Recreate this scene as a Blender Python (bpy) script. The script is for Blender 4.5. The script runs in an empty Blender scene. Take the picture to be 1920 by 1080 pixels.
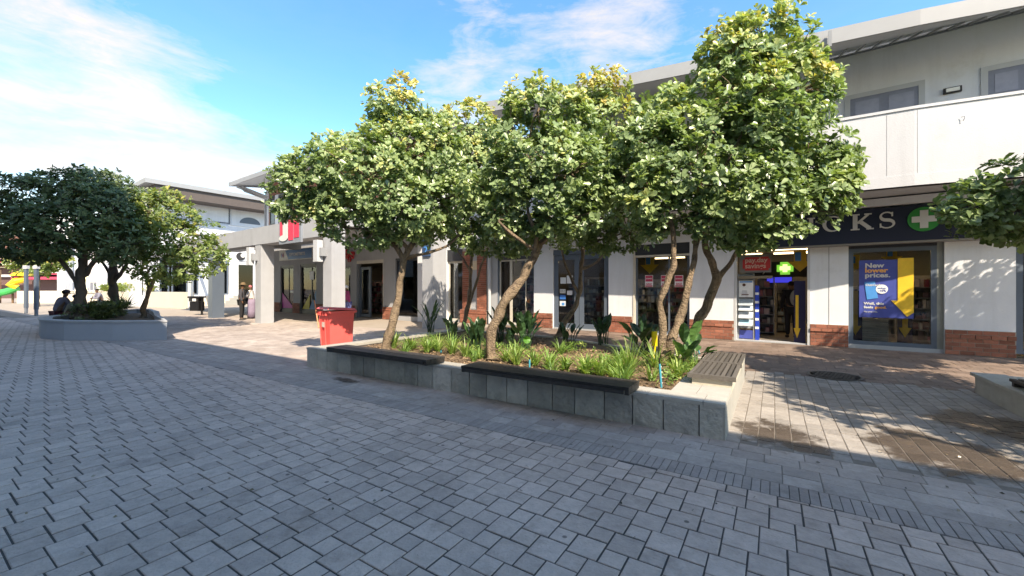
import bpy, bmesh, math, random
import numpy as np
from mathutils import Vector, Matrix, noise
random.seed(7); rng = np.random.default_rng(7)
S = bpy.context.scene
COL = S.collection
R = math.radians

# ------------------------------------------------------------ camera, sky, sun, exposure
cam_d = bpy.data.cameras.new('camera'); cam = bpy.data.objects.new('camera', cam_d); COL.objects.link(cam)
cam.location = (0, 0, 1.55); cam.rotation_euler = (R(90), 0, 0)
cam_d.sensor_width = 36; cam_d.lens = 14.38; cam_d.clip_end = 2000; cam_d.clip_start = 0.05
S.camera = cam
SUN_EL, SUN_DIR = 43.5, Vector((-0.349, 0.937, 0)).normalized()      # horizontal travel direction of the light
sun_d = bpy.data.lights.new('sun', 'SUN'); sun_d.energy = 2.25; sun_d.angle = R(0.5); sun_d.color = (1, 0.98, 0.95)
sun = bpy.data.objects.new('sun', sun_d); COL.objects.link(sun)
ray = Vector((SUN_DIR.x*math.cos(R(SUN_EL)), SUN_DIR.y*math.cos(R(SUN_EL)), -math.sin(R(SUN_EL))))
sun.rotation_euler = ray.to_track_quat('-Z', 'Y').to_euler(); sun.location = (10, -20, 30)
S.view_settings.view_transform = 'Standard'; S.view_settings.look = 'None'
S.view_settings.exposure = 1.98; S.view_settings.gamma = 1; S.view_settings.use_curve_mapping = False
S.view_settings.use_white_balance = True; S.view_settings.white_balance_temperature = 8500; S.view_settings.white_balance_tint = 12
S.cycles.use_denoising = True
S.cycles.max_bounces = 6; S.cycles.transparent_max_bounces = 12
W = bpy.data.worlds.new('World'); S.world = W; W.use_nodes = True

def world():
    nt = W.node_tree; N = nt.nodes; L = nt.links; N.clear()
    def n(t, **k):
        x = N.new(t)
        for a, b in k.items(): setattr(x, a, b)
        return x
    def m(op, a, b=None, c=None):
        x = n('ShaderNodeMath', operation=op)
        for i, v in enumerate((a, b, c)):
            if v is None: continue
            if isinstance(v, (int, float)): x.inputs[i].default_value = v
            else: L.new(v, x.inputs[i])
        return x.outputs[0]
    sky = n('ShaderNodeTexSky', sky_type='NISHITA'); sky.sun_disc = False
    sky.sun_elevation = R(SUN_EL); sky.sun_rotation = math.atan2(-SUN_DIR.x, -SUN_DIR.y)
    sky.air_density = 1.0; sky.dust_density = 0.4; sky.ozone_density = 2.5
    tc = n('ShaderNodeTexCoord'); sp = n('ShaderNodeSeparateXYZ'); L.new(tc.outputs['Generated'], sp.inputs[0])
    x, y, z = sp.outputs
    az = m('MULTIPLY', m('ARCTAN2', x, y), 57.2958)
    el = m('MULTIPLY', m('ARCSINE', z), 57.2958)
    def nz(scale, detail, rough, mscale, rot=0.0, dist=0.0):
        mp = n('ShaderNodeMapping'); mp.inputs['Scale'].default_value = mscale; mp.inputs['Rotation'].default_value = (0, 0, rot)
        cb = n('ShaderNodeCombineXYZ'); L.new(m('DIVIDE', az, 20), cb.inputs[0]); L.new(m('DIVIDE', el, 20), cb.inputs[1])
        L.new(cb.outputs[0], mp.inputs[0])
        t = n('ShaderNodeTexNoise'); t.inputs['Scale'].default_value = scale; t.inputs['Detail'].default_value = detail
        t.inputs['Roughness'].default_value = rough; t.inputs['Distortion'].default_value = dist
        L.new(mp.outputs[0], t.inputs['Vector']); return t.outputs['Fac']
    wisp = nz(2.2, 8, 0.62, (0.55, 1.9, 1), R(28), 0.5)
    fine = nz(7.0, 8, 0.7, (0.5, 1.6, 1), R(32), 0.7)
    big = nz(1.1, 4, 0.55, (1, 1, 1), 0, 0.3)
    nn = m('ADD', m('MULTIPLY', wisp, 0.7), m('ADD', m('MULTIPLY', fine, 0.3), m('MULTIPLY', big, 0.3)))   # about 0.65 mean
    # a large bank left of a slanting edge
    e1 = m('SUBTRACT', m('MULTIPLY', m('ADD', el, m('ADD', m('MULTIPLY', az, 0.74), 4.0)), -0.085), 0.0)
    e1 = m('MINIMUM', m('MAXIMUM', e1, -0.6), 0.62)
    low = m('MULTIPLY', m('MAXIMUM', m('SUBTRACT', 13.0, el), 0), 0.03)
    f1 = m('SUBTRACT', m('ADD', e1, m('MULTIPLY', m('SUBTRACT', nn, 0.65), 2.6)), low)
    def blob(a0, sa, e0, se, amp):
        q = m('ADD', m('POWER', m('DIVIDE', m('SUBTRACT', az, a0), sa), 2), m('POWER', m('DIVIDE', m('SUBTRACT', el, e0), se), 2))
        return m('MULTIPLY', m('EXPONENT', m('MULTIPLY', q, -1)), amp)
    f2 = m('ADD', blob(-7, 10, 24, 16, 0.85), blob(15, 11, 30, 14, 0.95))
    f2 = m('ADD', m('SUBTRACT', f2, 0.42), m('MULTIPLY', m('SUBTRACT', nn, 0.65), 2.8))
    f3 = m('MULTIPLY', m('SUBTRACT', nn, 0.80), 2.0)
    f = m('MAXIMUM', m('MAXIMUM', f1, f2), f3)
    f = m('MINIMUM', m('MAXIMUM', m('MULTIPLY', f, 1.1), m('MULTIPLY', nn, 0.12)), 0.90)
    f = m('MULTIPLY', f, m('MINIMUM', m('MAXIMUM', m('DIVIDE', el, 5), 0), 1))
    mix = n('ShaderNodeMixRGB'); L.new(f, mix.inputs[0])
    sat = n('ShaderNodeHueSaturation'); sat.inputs['Saturation'].default_value = 1.36; sat.inputs['Value'].default_value = 0.82
    L.new(sky.outputs[0], sat.inputs['Color']); L.new(sat.outputs[0], mix.inputs[1])
    mix.inputs[2].default_value = (1.75, 1.78, 1.92, 1)
    bg = n('ShaderNodeBackground'); bg.inputs[1].default_value = 0.15; L.new(mix.outputs[0], bg.inputs[0])
    out = n('ShaderNodeOutputWorld'); L.new(bg.outputs[0], out.inputs[0])
world()

# ------------------------------------------------------------ frames of reference (plan angles measured on the plaza)
class Fr:
    def __init__(s, deg):
        s.a = R(deg); s.t = (math.cos(s.a), -math.sin(s.a)); s.n = (math.sin(s.a), math.cos(s.a))
    def P(s, a, D, z=0.0): return Vector((a*s.t[0]+D*s.n[0], a*s.t[1]+D*s.n[1], z))
    def sd(s, x, y): return x*s.t[0]+y*s.t[1], x*s.n[0]+y*s.n[1]
    def at(s, px, D):                                   # along-wall position seen in photo column px on the wall at distance D
        u = (px-960)/767; Y = D/(u*s.n[0]+s.n[1]); return u*Y*s.t[0]+Y*s.t[1]
    def zz(s, px, py, D):
        u = (px-960)/767; Y = D/(u*s.n[0]+s.n[1]); return 1.55+(540-py)/767*Y
FB, FP = Fr(35.3), Fr(32.6)
WORLD = Fr(0)
def G(px, py, z=0.0):                                   # point on the level z seen at a pixel
    Y = (1.55-z)*767/(py-540); return Vector(((px-960)/767*Y, Y, z))
def V(px, py, Y): return Vector(((px-960)/767*Y, Y, 1.55+(540-py)/767*Y))

# ------------------------------------------------------------ materials
MATS = {}
def pbr(name, col, rough=0.6, var=0.12, nscale=6.0, bump=0.0, bscale=40.0, tone=None, tamt=0.25, tint=None, metal=0.0,
        dirt=None, streak=0.0, trans=0.0, spec=0.4, bdist=0.01, detail=6, emit=None, coat=0.0):
    if name in MATS: return MATS[name]
    mt = bpy.data.materials.new(name); MATS[name] = mt; mt.use_nodes = True
    nt = mt.node_tree; N = nt.nodes; L = nt.links; b = N['Principled BSDF']
    b.inputs['Roughness'].default_value = rough; b.inputs['Metallic'].default_value = metal
    b.inputs['Specular IOR Level'].default_value = spec; b.inputs['Coat Weight'].default_value = coat
    pos = N.new('ShaderNodeNewGeometry').outputs['Position']
    t = N.new('ShaderNodeTexNoise'); t.inputs['Scale'].default_value = nscale; t.inputs['Detail'].default_value = detail
    t.inputs['Roughness'].default_value = 0.65; L.new(pos, t.inputs['Vector'])
    def m(op, a, c):
        x = N.new('ShaderNodeMath'); x.operation = op
        for i, v in enumerate((a, c)):
            if isinstance(v, (int, float)): x.inputs[i].default_value = v
            else: L.new(v, x.inputs[i])
        return x.outputs[0]
    val = m('ADD', m('MULTIPLY', m('SUBTRACT', t.outputs['Fac'], 0.5), var*4), 1.0)
    tn = None
    if tone == 'obj': tn = N.new('ShaderNodeObjectInfo').outputs['Random']
    elif tone == 'attr':
        a = N.new('ShaderNodeAttribute'); a.attribute_name = 'tone'; tn = a.outputs['Fac']
    c0 = N.new('ShaderNodeRGB'); c0.outputs[0].default_value = (*col, 1); cc = c0.outputs[0]
    if tn is not None:
        val = m('MULTIPLY', val, m('ADD', m('MULTIPLY', m('SUBTRACT', tn, 0.5), 2*tamt), 1.0))
        if tint:
            mx = N.new('ShaderNodeMixRGB'); L.new(m('FRACT', m('MULTIPLY', tn, 7.31), 0), mx.inputs[0]); L.new(cc, mx.inputs[1]); mx.inputs[2].default_value = (*tint, 1); cc = mx.outputs[0]
    if dirt:                                            # (colour, noise scale, threshold, amount)
        t2 = N.new('ShaderNodeTexNoise'); t2.inputs['Scale'].default_value = dirt[1]; t2.inputs['Detail'].default_value = 9; t2.inputs['Roughness'].default_value = 0.7
        L.new(pos, t2.inputs['Vector'])
        r = N.new('ShaderNodeMapRange'); r.inputs[1].default_value = dirt[2]; r.inputs[2].default_value = dirt[2]+0.14; r.inputs[4].default_value = dirt[3]
        L.new(t2.outputs['Fac'], r.inputs[0])
        mx = N.new('ShaderNodeMixRGB'); L.new(r.outputs[0], mx.inputs[0]); L.new(cc, mx.inputs[1]); mx.inputs[2].default_value = (*dirt[0], 1); cc = mx.outputs[0]
    if streak:                                          # rain streaks running down a wall
        mp = N.new('ShaderNodeMapping'); mp.inputs['Scale'].default_value = (2.2, 2.2, .22); L.new(pos, mp.inputs[0])
        t4 = N.new('ShaderNodeTexNoise'); t4.inputs['Scale'].default_value = 1.0; t4.inputs['Detail'].default_value = 7; t4.inputs['Roughness'].default_value = .7; L.new(mp.outputs[0], t4.inputs['Vector'])
        r4 = N.new('ShaderNodeMapRange'); r4.inputs[1].default_value = .5; r4.inputs[2].default_value = .75; r4.inputs[3].default_value = 1; r4.inputs[4].default_value = 1-streak; L.new(t4.outputs['Fac'], r4.inputs[0])
        val = m('MULTIPLY', val, r4.outputs[0])
    vm = N.new('ShaderNodeVectorMath'); vm.operation = 'SCALE'; L.new(cc, vm.inputs[0]); L.new(val, vm.inputs['Scale'])
    L.new(vm.outputs[0], b.inputs['Base Color'])
    mt['_col'] = 0
    if bump:
        t3 = N.new('ShaderNodeTexNoise'); t3.inputs['Scale'].default_value = bscale; t3.inputs['Detail'].default_value = 5; L.new(pos, t3.inputs['Vector'])
        bp = N.new('ShaderNodeBump'); bp.inputs['Strength'].default_value = bump; bp.inputs['Distance'].default_value = bdist
        L.new(t3.outputs['Fac'], bp.inputs['Height']); L.new(bp.outputs[0], b.inputs['Normal'])
    if emit:
        b.inputs['Emission Color'].default_value = (*emit[0], 1); b.inputs['Emission Strength'].default_value = emit[1]
    return mt

def glass(name, tint=(0.88, 0.9, 0.9), refl=1.0):
    if name in MATS: return MATS[name]
    mt = bpy.data.materials.new(name); MATS[name] = mt; mt.use_nodes = True
    nt = mt.node_tree; N = nt.nodes; L = nt.links; N.clear()
    tr = N.new('ShaderNodeBsdfTransparent'); tr.inputs[0].default_value = (*tint, 1)
    gl = N.new('ShaderNodeBsdfGlossy'); gl.inputs['Roughness'].default_value = 0.015
    fr = N.new('ShaderNodeFresnel'); fr.inputs[0].default_value = 1.45
    ml = N.new('ShaderNodeMath'); ml.operation = 'MULTIPLY'; ml.inputs[1].default_value = refl; L.new(fr.outputs[0], ml.inputs[0])
    mx = N.new('ShaderNodeMixShader'); L.new(ml.outputs[0], mx.inputs[0]); L.new(tr.outputs[0], mx.inputs[1]); L.new(gl.outputs[0], mx.inputs[2])
    o = N.new('ShaderNodeOutputMaterial'); L.new(mx.outputs[0], o.inputs[0]); return mt

def leafmat(name, cols, rough=0.42, trans=0.3):
    """cols: list of (tone position, colour); per-leaf attribute 'tone' picks the leaf's own colour."""
    if name in MATS: return MATS[name]
    mt = bpy.data.materials.new(name); MATS[name] = mt; mt.use_nodes = True
    nt = mt.node_tree; N = nt.nodes; L = nt.links; b = N['Principled BSDF']; b.inputs['Roughness'].default_value = rough
    b.inputs['Specular IOR Level'].default_value = 0.5
    a = N.new('ShaderNodeAttribute'); a.attribute_name = 'tone'
    r = N.new('ShaderNodeValToRGB'); L.new(a.outputs['Fac'], r.inputs[0])
    el = r.color_ramp.elements
    while len(el) < len(cols): el.new(0.5)
    for e, (p, c) in zip(el, cols): e.position = p; e.color = (*c, 1)
    pos = N.new('ShaderNodeNewGeometry').outputs['Position']
    t = N.new('ShaderNodeTexNoise'); t.inputs['Scale'].default_value = 25; L.new(pos, t.inputs['Vector'])
    ad = N.new('ShaderNodeMath'); ad.operation = 'ADD'; ad.inputs[1].default_value = 0.5; L.new(t.outputs['Fac'], ad.inputs[0])
    vm = N.new('ShaderNodeVectorMath'); vm.operation = 'SCALE'; L.new(r.outputs[0], vm.inputs[0]); L.new(ad.outputs[0], vm.inputs['Scale'])
    L.new(vm.outputs[0], b.inputs['Base Color'])
    tl = N.new('ShaderNodeBsdfTranslucent'); hs = N.new('ShaderNodeMixRGB'); hs.blend_type = 'MULTIPLY'; hs.inputs[0].default_value = 1; hs.inputs[2].default_value = (1.5, 1.6, 0.6, 1)
    L.new(vm.outputs[0], hs.inputs[1]); L.new(hs.outputs[0], tl.inputs[0])
    mx = N.new('ShaderNodeMixShader'); mx.inputs[0].default_value = trans
    L.new(b.outputs[0], mx.inputs[1]); L.new(tl.outputs[0], mx.inputs[2])
    L.new(mx.outputs[0], N['Material Output'].inputs[0]); return mt

M_white = pbr('white_plaster', (0.66, 0.69, 0.73), 0.85, 0.06, 1.2, 0.35, 45, streak=.13, dirt=((0.42, 0.41, 0.38), 0.9, 0.60, 0.35))
M_grey = pbr('grey_plaster', (0.365, 0.38, 0.40), 0.85, 0.07, 1.5, 0.35, 45, streak=.13, dirt=((0.28, 0.28, 0.28), 1.1, 0.6, 0.35))
M_slategrey = pbr('slate_paint', (0.16, 0.18, 0.21), 0.6, 0.06, 3)
M_frame = pbr('grey_frame_paint', (0.10, 0.13, 0.17), 0.4, 0.05, 4)
M_darkframe = pbr('dark_frame_paint', (0.035, 0.038, 0.045), 0.4, 0.05, 4)
M_cream = pbr('cream_frame_paint', (0.55, 0.52, 0.45), 0.5, 0.05, 4)
M_navy = pbr('navy_sign_paint', (0.012, 0.016, 0.038), 0.45, 0.05, 3)
M_letter = pbr('letter_white', (0.62, 0.62, 0.60), 0.4, 0.03, 5)
M_green = pbr('sign_green', (0.02, 0.26, 0.05), 0.4, 0.05, 5)
M_brick = pbr('red_brick', (0.31, 0.12, 0.078), 0.85, 0.14, 22, 0.4, 90, tone='obj', tamt=0.28, tint=(0.27, 0.10, 0.065))
M_brickwall = None
M_mortar = pbr('mortar', (0.33, 0.29, 0.25), 0.95, 0.1, 30)
M_glass = glass('shop_glass')
M_skyglass = glass('upper_glass', (0.35, 0.4, 0.45), 2.2)
M_roof = pbr('metal_roof', (0.27, 0.285, 0.30), 0.45, 0.05, 2)
M_soffit = pbr('soffit_paint', (0.46, 0.48, 0.50), 0.8, 0.05, 2)
M_dark = pbr('dark_paint', (0.03, 0.03, 0.03), 0.6, 0.08, 6)
M_black = pbr('black_metal', (0.012, 0.012, 0.013), 0.45, 0.05, 6)
M_lamp = pbr('lit_tube', (0.9, 0.85, 0.7), 0.5, 0, emit=((1, 0.80, 0.55), 1.3))

# ------------------------------------------------------------ mesh builder
ORIG = {}
class MB:
    def __init__(s): s.v = []; s.f = []; s.tone = []; s.mi = []
    def face(s, pts, tone=0.5, mi=0):
        b = len(s.v); s.v += [tuple(p) for p in pts]; s.f.append(tuple(range(b, b+len(pts)))); s.tone.append(tone); s.mi.append(mi)
    def mesh(s, pts, faces, tone=0.5, mi=0):
        b = len(s.v); s.v += [tuple(p) for p in pts]
        for f in faces: s.f.append(tuple(i+b for i in f)); s.tone.append(tone); s.mi.append(mi)
        return s
    def box(s, fr, s0, s1, D0, D1, z0, z1, tone=0.5, mi=0):
        p = [fr.P(a, d, z) for z in (z0, z1) for (a, d) in ((s0, D0), (s1, D0), (s1, D1), (s0, D1))]
        return s.mesh(p, [(0, 3, 2, 1), (4, 5, 6, 7), (0, 1, 5, 4), (1, 2, 6, 5), (2, 3, 7, 6), (3, 0, 4, 7)], tone, mi)
    def prism(s, poly, z0, z1, tone=0.5, mi=0):          # poly: list of (x,y) counter-clockwise
        n = len(poly); p = [(x, y, z0) for x, y in poly]+[(x, y, z1) for x, y in poly]
        f = [tuple(range(n-1, -1, -1)), tuple(range(n, 2*n))]+[(i, (i+1) % n, n+(i+1) % n, n+i) for i in range(n)]
        return s.mesh(p, f, tone, mi)
    def bar(s, a, b, w, h=None, tone=0.5, mi=0, up=Vector((0, 0, 1))):
        a = Vector(a); b = Vector(b); h = h or w; d = (b-a).normalized()
        if abs(d.dot(up)) > 0.99: up = Vector((1, 0, 0))
        x = d.cross(up).normalized()*w/2; y = x.cross(d).normalized()*h/2
        p = [q+i*x+j*y for q in (a, b) for i, j in ((-1, -1), (1, -1), (1, 1), (-1, 1))]
        return s.mesh(p, [(3, 2, 1, 0), (4, 5, 6, 7), (0, 1, 5, 4), (1, 2, 6, 5), (2, 3, 7, 6), (3, 0, 4, 7)], tone, mi)
    def tube(s, pts, rad, n=8, cap=True, tone=0.5, mi=0, wob=0.0):
        pts = [Vector(p) for p in pts]; rings = []; b = len(s.v)
        if isinstance(rad, (int, float)): rad = [rad]*len(pts)
        pu = None
        for i, p in enumerate(pts):
            d = (pts[min(i+1, len(pts)-1)]-pts[max(i-1, 0)]).normalized()
            u = (pu - d*pu.dot(d)) if pu is not None else d.orthogonal()
            if u.length < 1e-4: u = d.orthogonal()
            u.normalize(); pu = u; w = d.cross(u)
            for k in range(n):
                a = 2*math.pi*k/n; r = rad[i]*(1+wob*(noise.noise(p*3+Vector((k*1.7, 0, 0)))))
                s.v.append(tuple(p+(u*math.cos(a)+w*math.sin(a))*r))
        for i in range(len(pts)-1):
            for k in range(n):
                s.f.append((b+i*n+k, b+i*n+(k+1) % n, b+(i+1)*n+(k+1) % n, b+(i+1)*n+k)); s.tone.append(tone); s.mi.append(mi)
        if cap:
            s.f.append(tuple(b+k for k in range(n-1, -1, -1))); s.f.append(tuple(b+(len(pts)-1)*n+k for k in range(n))); s.tone += [tone]*2; s.mi += [mi]*2
        return s
    def lathe(s, c, prof, n=20, tone=0.5, mi=0, ax=None):   # prof: (r, z)
        b = len(s.v); c = Vector(c)
        for r, z in prof:
            for k in range(n):
                a = 2*math.pi*k/n; s.v.append((c.x+r*math.cos(a), c.y+r*math.sin(a), c.z+z))
        for i in range(len(prof)-1):
            for k in range(n):
                s.f.append((b+i*n+k, b+i*n+(k+1) % n, b+(i+1)*n+(k+1) % n, b+(i+1)*n+k)); s.tone.append(tone); s.mi.append(mi)
        s.f.append(tuple(b+k for k in range(n-1, -1, -1))); s.f.append(tuple(b+(len(prof)-1)*n+k for k in range(n))); s.tone += [tone]*2; s.mi += [mi]*2
        return s
    def ball(s, c, r, n=10, m=7, tone=0.5, mi=0, rot=None):
        c = Vector(c); r = Vector((r, r, r)) if isinstance(r, (int, float)) else Vector(r); b = len(s.v)
        for i in range(1, m):
            th = math.pi*i/m
            for k in range(n):
                a = 2*math.pi*k/n; q = Vector((r.x*math.sin(th)*math.cos(a), r.y*math.sin(th)*math.sin(a), r.z*math.cos(th)))
                if rot: q = rot @ q
                s.v.append(tuple(c+q))
        t0 = Vector((0, 0, r.z)); t1 = Vector((0, 0, -r.z))
        if rot: t0 = rot @ t0; t1 = rot @ t1
        s.v.append(tuple(c+t0)); s.v.append(tuple(c+t1)); T = len(s.v)-2
        for i in range(m-2):
            for k in range(n):
                s.f.append((b+i*n+k, b+(i+1)*n+k, b+(i+1)*n+(k+1) % n, b+i*n+(k+1) % n)); s.tone.append(tone); s.mi.append(mi)
        for k in range(n):
            s.f.append((T, b+k, b+(k+1) % n)); s.f.append((T+1, b+(m-2)*n+(k+1) % n, b+(m-2)*n+k)); s.tone += [tone]*2; s.mi += [mi]*2
        return s
    def build(s, name, mat, parent=None, loc=None, smooth=False, tone=False):
        me = bpy.data.meshes.new(name)
        org = ORIG[parent.name] if parent is not None and parent.name in ORIG else (Vector(loc) if loc is not None else Vector((0, 0, 0)))
        va = np.array(s.v, dtype=np.float64).reshape(-1, 3)-np.array(org)
        me.from_pydata(va.tolist() if len(va) < 3000 else va, [], s.f)
        for mm in (mat if isinstance(mat, (list, tuple)) else [mat]): me.materials.append(mm)
        if isinstance(mat, (list, tuple)): me.polygons.foreach_set('material_index', s.mi)
        if smooth: me.polygons.foreach_set('use_smooth', [True]*len(me.polygons))
        if tone:
            at = me.attributes.new('tone', 'FLOAT', 'FACE'); at.data.foreach_set('value', s.tone)
        me.update()
        o = bpy.data.objects.new(name, me); COL.objects.link(o)
        if parent is not None: o.parent = parent
        else: o.location = org
        ORIG[o.name] = org
        return o
def tag(o, label=None, cat=None, group=None, kind=None):
    for k, v in (('label', label), ('category', cat), ('group', group), ('kind', kind)):
        if v: o[k] = v
    return o
def thing(name, label, cat, loc=(0, 0, 0), group=None):
    o = bpy.data.objects.new(name, None); COL.objects.link(o); o.location = loc; ORIG[o.name] = Vector(loc)
    o.empty_display_size = 0.2
    return tag(o, label, cat, group)
def B(fr, *a, **k): return MB().box(fr, *a, **k)
def piece(me, name, parent, loc, rz=0.0, sc=None):
    o = bpy.data.objects.new(name, me); COL.objects.link(o); o.parent = parent
    o.location = Vector(loc)-ORIG[parent.name]; o.rotation_euler = (0, 0, rz)
    if sc: o.scale = sc
    ORIG[o.name] = ORIG[parent.name]
    return o
def boxmesh(name, sx, sy, sz, mat, bev=0.0):
    x, y, z = sx/2, sy/2, sz/2; b = bev
    if not b:
        m = MB(); m.box(WORLD, -x, x, -y, y, -z, z)
    else:   # chamfered top and front edges
        m = MB(); p = [(-x, -y, -z), (x, -y, -z), (x, y, -z), (-x, y, -z), (-x, -y, z-b), (x, -y, z-b), (x, y, z-b), (-x, y, z-b), (-x+b, -y+b, z), (x-b, -y+b, z), (x-b, y-b, z), (-x+b, y-b, z)]
        m.mesh(p, [(8, 9, 10, 11)]+[(i, (i+1) % 4, 4+(i+1) % 4, 4+i) for i in range(4)]+[(4+i, 4+(i+1) % 4, 8+(i+1) % 4, 8+i) for i in range(4)])
    me = bpy.data.meshes.new(name); me.from_pydata(m.v, [], m.f); me.materials.append(mat); return me
def text(body, fr, s, D, z, size, mat, parent, ext=0.004, off=0.0, name='lettering', align='LEFT', sx=1.0, shear=0.0, roll=0.0):
    cu = bpy.data.curves.new(name, 'FONT'); cu.body = body; cu.size = size; cu.extrude = ext; cu.offset = off; cu.align_x = align
    cu.materials.append(mat); cu.shear = shear; cu.resolution_u = 3
    o = bpy.data.objects.new(name, cu); COL.objects.link(o)
    if parent is not None: o.parent = parent
    t = Vector((*fr.t, 0)); n = Vector((*fr.n, 0))
    M = Matrix((( t.x*sx, 0, -n.x), (t.y*sx, 0, -n.y), (0, 1, 0))).to_4x4()
    if roll: M = M @ Matrix.Rotation(roll, 4, 'Z')
    p = fr.P(s, D, z)-(ORIG[parent.name] if parent is not None else Vector())
    M.translation = p
    bpy.context.view_layer.update()
    me = bpy.data.meshes.new_from_object(o); me.name = name; bpy.data.objects.remove(o)
    o = bpy.data.objects.new(name, me); COL.objects.link(o)
    if parent is not None: o.parent = parent
    o.matrix_local = M
    return o
# ============================================================ GROUND AND PAVING
def paving_mat(name, col, tint, tamt, rough=0.75, wet=True, mode='attr', bump=0.7):
    mt = pbr(name, col, rough, 0.16, 13, bump, 55, tone=mode, tamt=tamt, tint=tint, dirt=((col[0]*0.52, col[1]*0.50, col[2]*0.47), 3.1, 0.53, 0.42), bdist=0.012, detail=10)
    nt = mt.node_tree; N = nt.nodes; L = nt.links; b = N['Principled BSDF']
    # wet patches: irregular spills with a shape of their own
    pos = N.new('ShaderNodeNewGeometry').outputs['Position']
    t = N.new('ShaderNodeTexNoise'); t.inputs['Scale'].default_value = 2.6; t.inputs['Detail'].default_value = 9; t.inputs['Roughness'].default_value = 0.72; L.new(pos, t.inputs['Vector'])
    tot = None
    def m(op, a, c):
        x = N.new('ShaderNodeMath'); x.operation = op
        for i, v in enumerate((a, c)):
            if isinstance(v, (int, float)): x.inputs[i].default_value = v
            else: L.new(v, x.inputs[i])
        return x.outputs[0]
    for (px, py, rs, rd) in ((1450, 815, 0.40, 0.50), (1500, 838, 0.28, 0.2), (1725, 842, 0.42, 0.7), (1800, 858, 0.55, 0.55), (1870, 800, 0.65, 0.6), (645, 713, .3, .12), (660, 692, .35, .2)):
        g = G(px, py); s0, D0 = FP.sd(g.x, g.y)
        mp = N.new('ShaderNodeMapping'); mp.vector_type = 'TEXTURE'; mp.inputs['Location'].default_value = g; mp.inputs['Rotation'].default_value = (0, 0, -FP.a); mp.inputs['Scale'].default_value = (rs, rd, 1)
        L.new(pos, mp.inputs[0]); ln = N.new('ShaderNodeVectorMath'); ln.operation = 'LENGTH'; L.new(mp.outputs[0], ln.inputs[0])
        f = m('SUBTRACT', 1.0, ln.outputs['Value']); tot = f if tot is None else m('MAXIMUM', tot, f)
    tot = m('ADD', tot, m('MULTIPLY', m('SUBTRACT', t.outputs['Fac'], 0.5), 2.4))
    r = N.new('ShaderNodeMapRange'); r.inputs[1].default_value = 0.0; r.inputs[2].default_value = 0.30; L.new(tot, r.inputs[0])
    src = b.inputs['Base Color'].links[0].from_socket
    mx = N.new('ShaderNodeMixRGB'); mx.blend_type = 'MULTIPLY'; L.new(r.outputs[0], mx.inputs[0]); L.new(src, mx.inputs[1]); mx.inputs[2].default_value = (0.26, 0.22, 0.19, 1)
    t5 = N.new('ShaderNodeTexNoise'); t5.inputs['Scale'].default_value = 0.55; t5.inputs['Detail'].default_value = 8; t5.inputs['Roughness'].default_value = .68; L.new(pos, t5.inputs['Vector'])
    r5 = N.new('ShaderNodeMapRange'); r5.inputs[1].default_value = .36; r5.inputs[2].default_value = .64; r5.inputs[3].default_value = .86; r5.inputs[4].default_value = 1.12; L.new(t5.outputs['Fac'], r5.inputs[0])
    v5 = N.new('ShaderNodeVectorMath'); v5.operation = 'SCALE'; L.new(mx.outputs[0], v5.inputs[0]); L.new(r5.outputs[0], v5.inputs['Scale'])
    t6 = N.new('ShaderNodeTexVoronoi'); t6.inputs['Scale'].default_value = 2.3; L.new(pos, t6.inputs['Vector'])      # trodden gum spots
    r6 = N.new('ShaderNodeMapRange'); r6.inputs[1].default_value = .030; r6.inputs[2].default_value = .045; r6.inputs[3].default_value = .35; r6.inputs[4].default_value = 1; L.new(t6.outputs['Distance'], r6.inputs[0])
    v6 = N.new('ShaderNodeVectorMath'); v6.operation = 'SCALE'; L.new(v5.outputs[0], v6.inputs[0]); L.new(r6.outputs[0], v6.inputs['Scale'])
    L.new(v6.outputs[0], b.inputs['Base Color'])
    rr = N.new('ShaderNodeMapRange'); rr.inputs[3].default_value = rough; rr.inputs[4].default_value = 0.38; L.new(r.outputs[0], rr.inputs[0]); L.new(rr.outputs[0], b.inputs['Roughness'])
    return mt
PA = [(0.50, 0.39, 0.33), (0.53, 0.415, 0.355), 0.12]
PB = [(0.355, 0.30, 0.265), (0.40, 0.345, 0.31), 0.13]
PC = [(0.29, 0.265, 0.24), (0.32, 0.295, 0.27), 0.13]
PD = [(0.175, 0.125, 0.10), (0.22, 0.165, 0.135), 0.2]
PE = [(0.33, 0.28, 0.255), (0.35, 0.30, 0.27), 0.1]
def PM(nm, q, **k): return paving_mat(nm+'_joined', *q, **k), paving_mat(nm+'_single', *q, mode='obj', **k)

M_ground = pbr('far_ground', (0.34, 0.30, 0.26), 0.85, 0.06, 0.6)
m = MB(); m.face([(-400, -60, -0.012), (400, -60, -0.012), (400, 600, -0.012), (-400, 600, -0.012)])
tag(m.build('ground', M_ground), 'pale sandy paved ground running out to the horizon', kind='structure')
M_joint = pbr('dark_joint', (0.075, 0.066, 0.060), 0.95, 0.1, 12)
M_joint2 = pbr('pale_joint', (0.19, 0.165, 0.14), 0.95, 0.1, 12)

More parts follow.
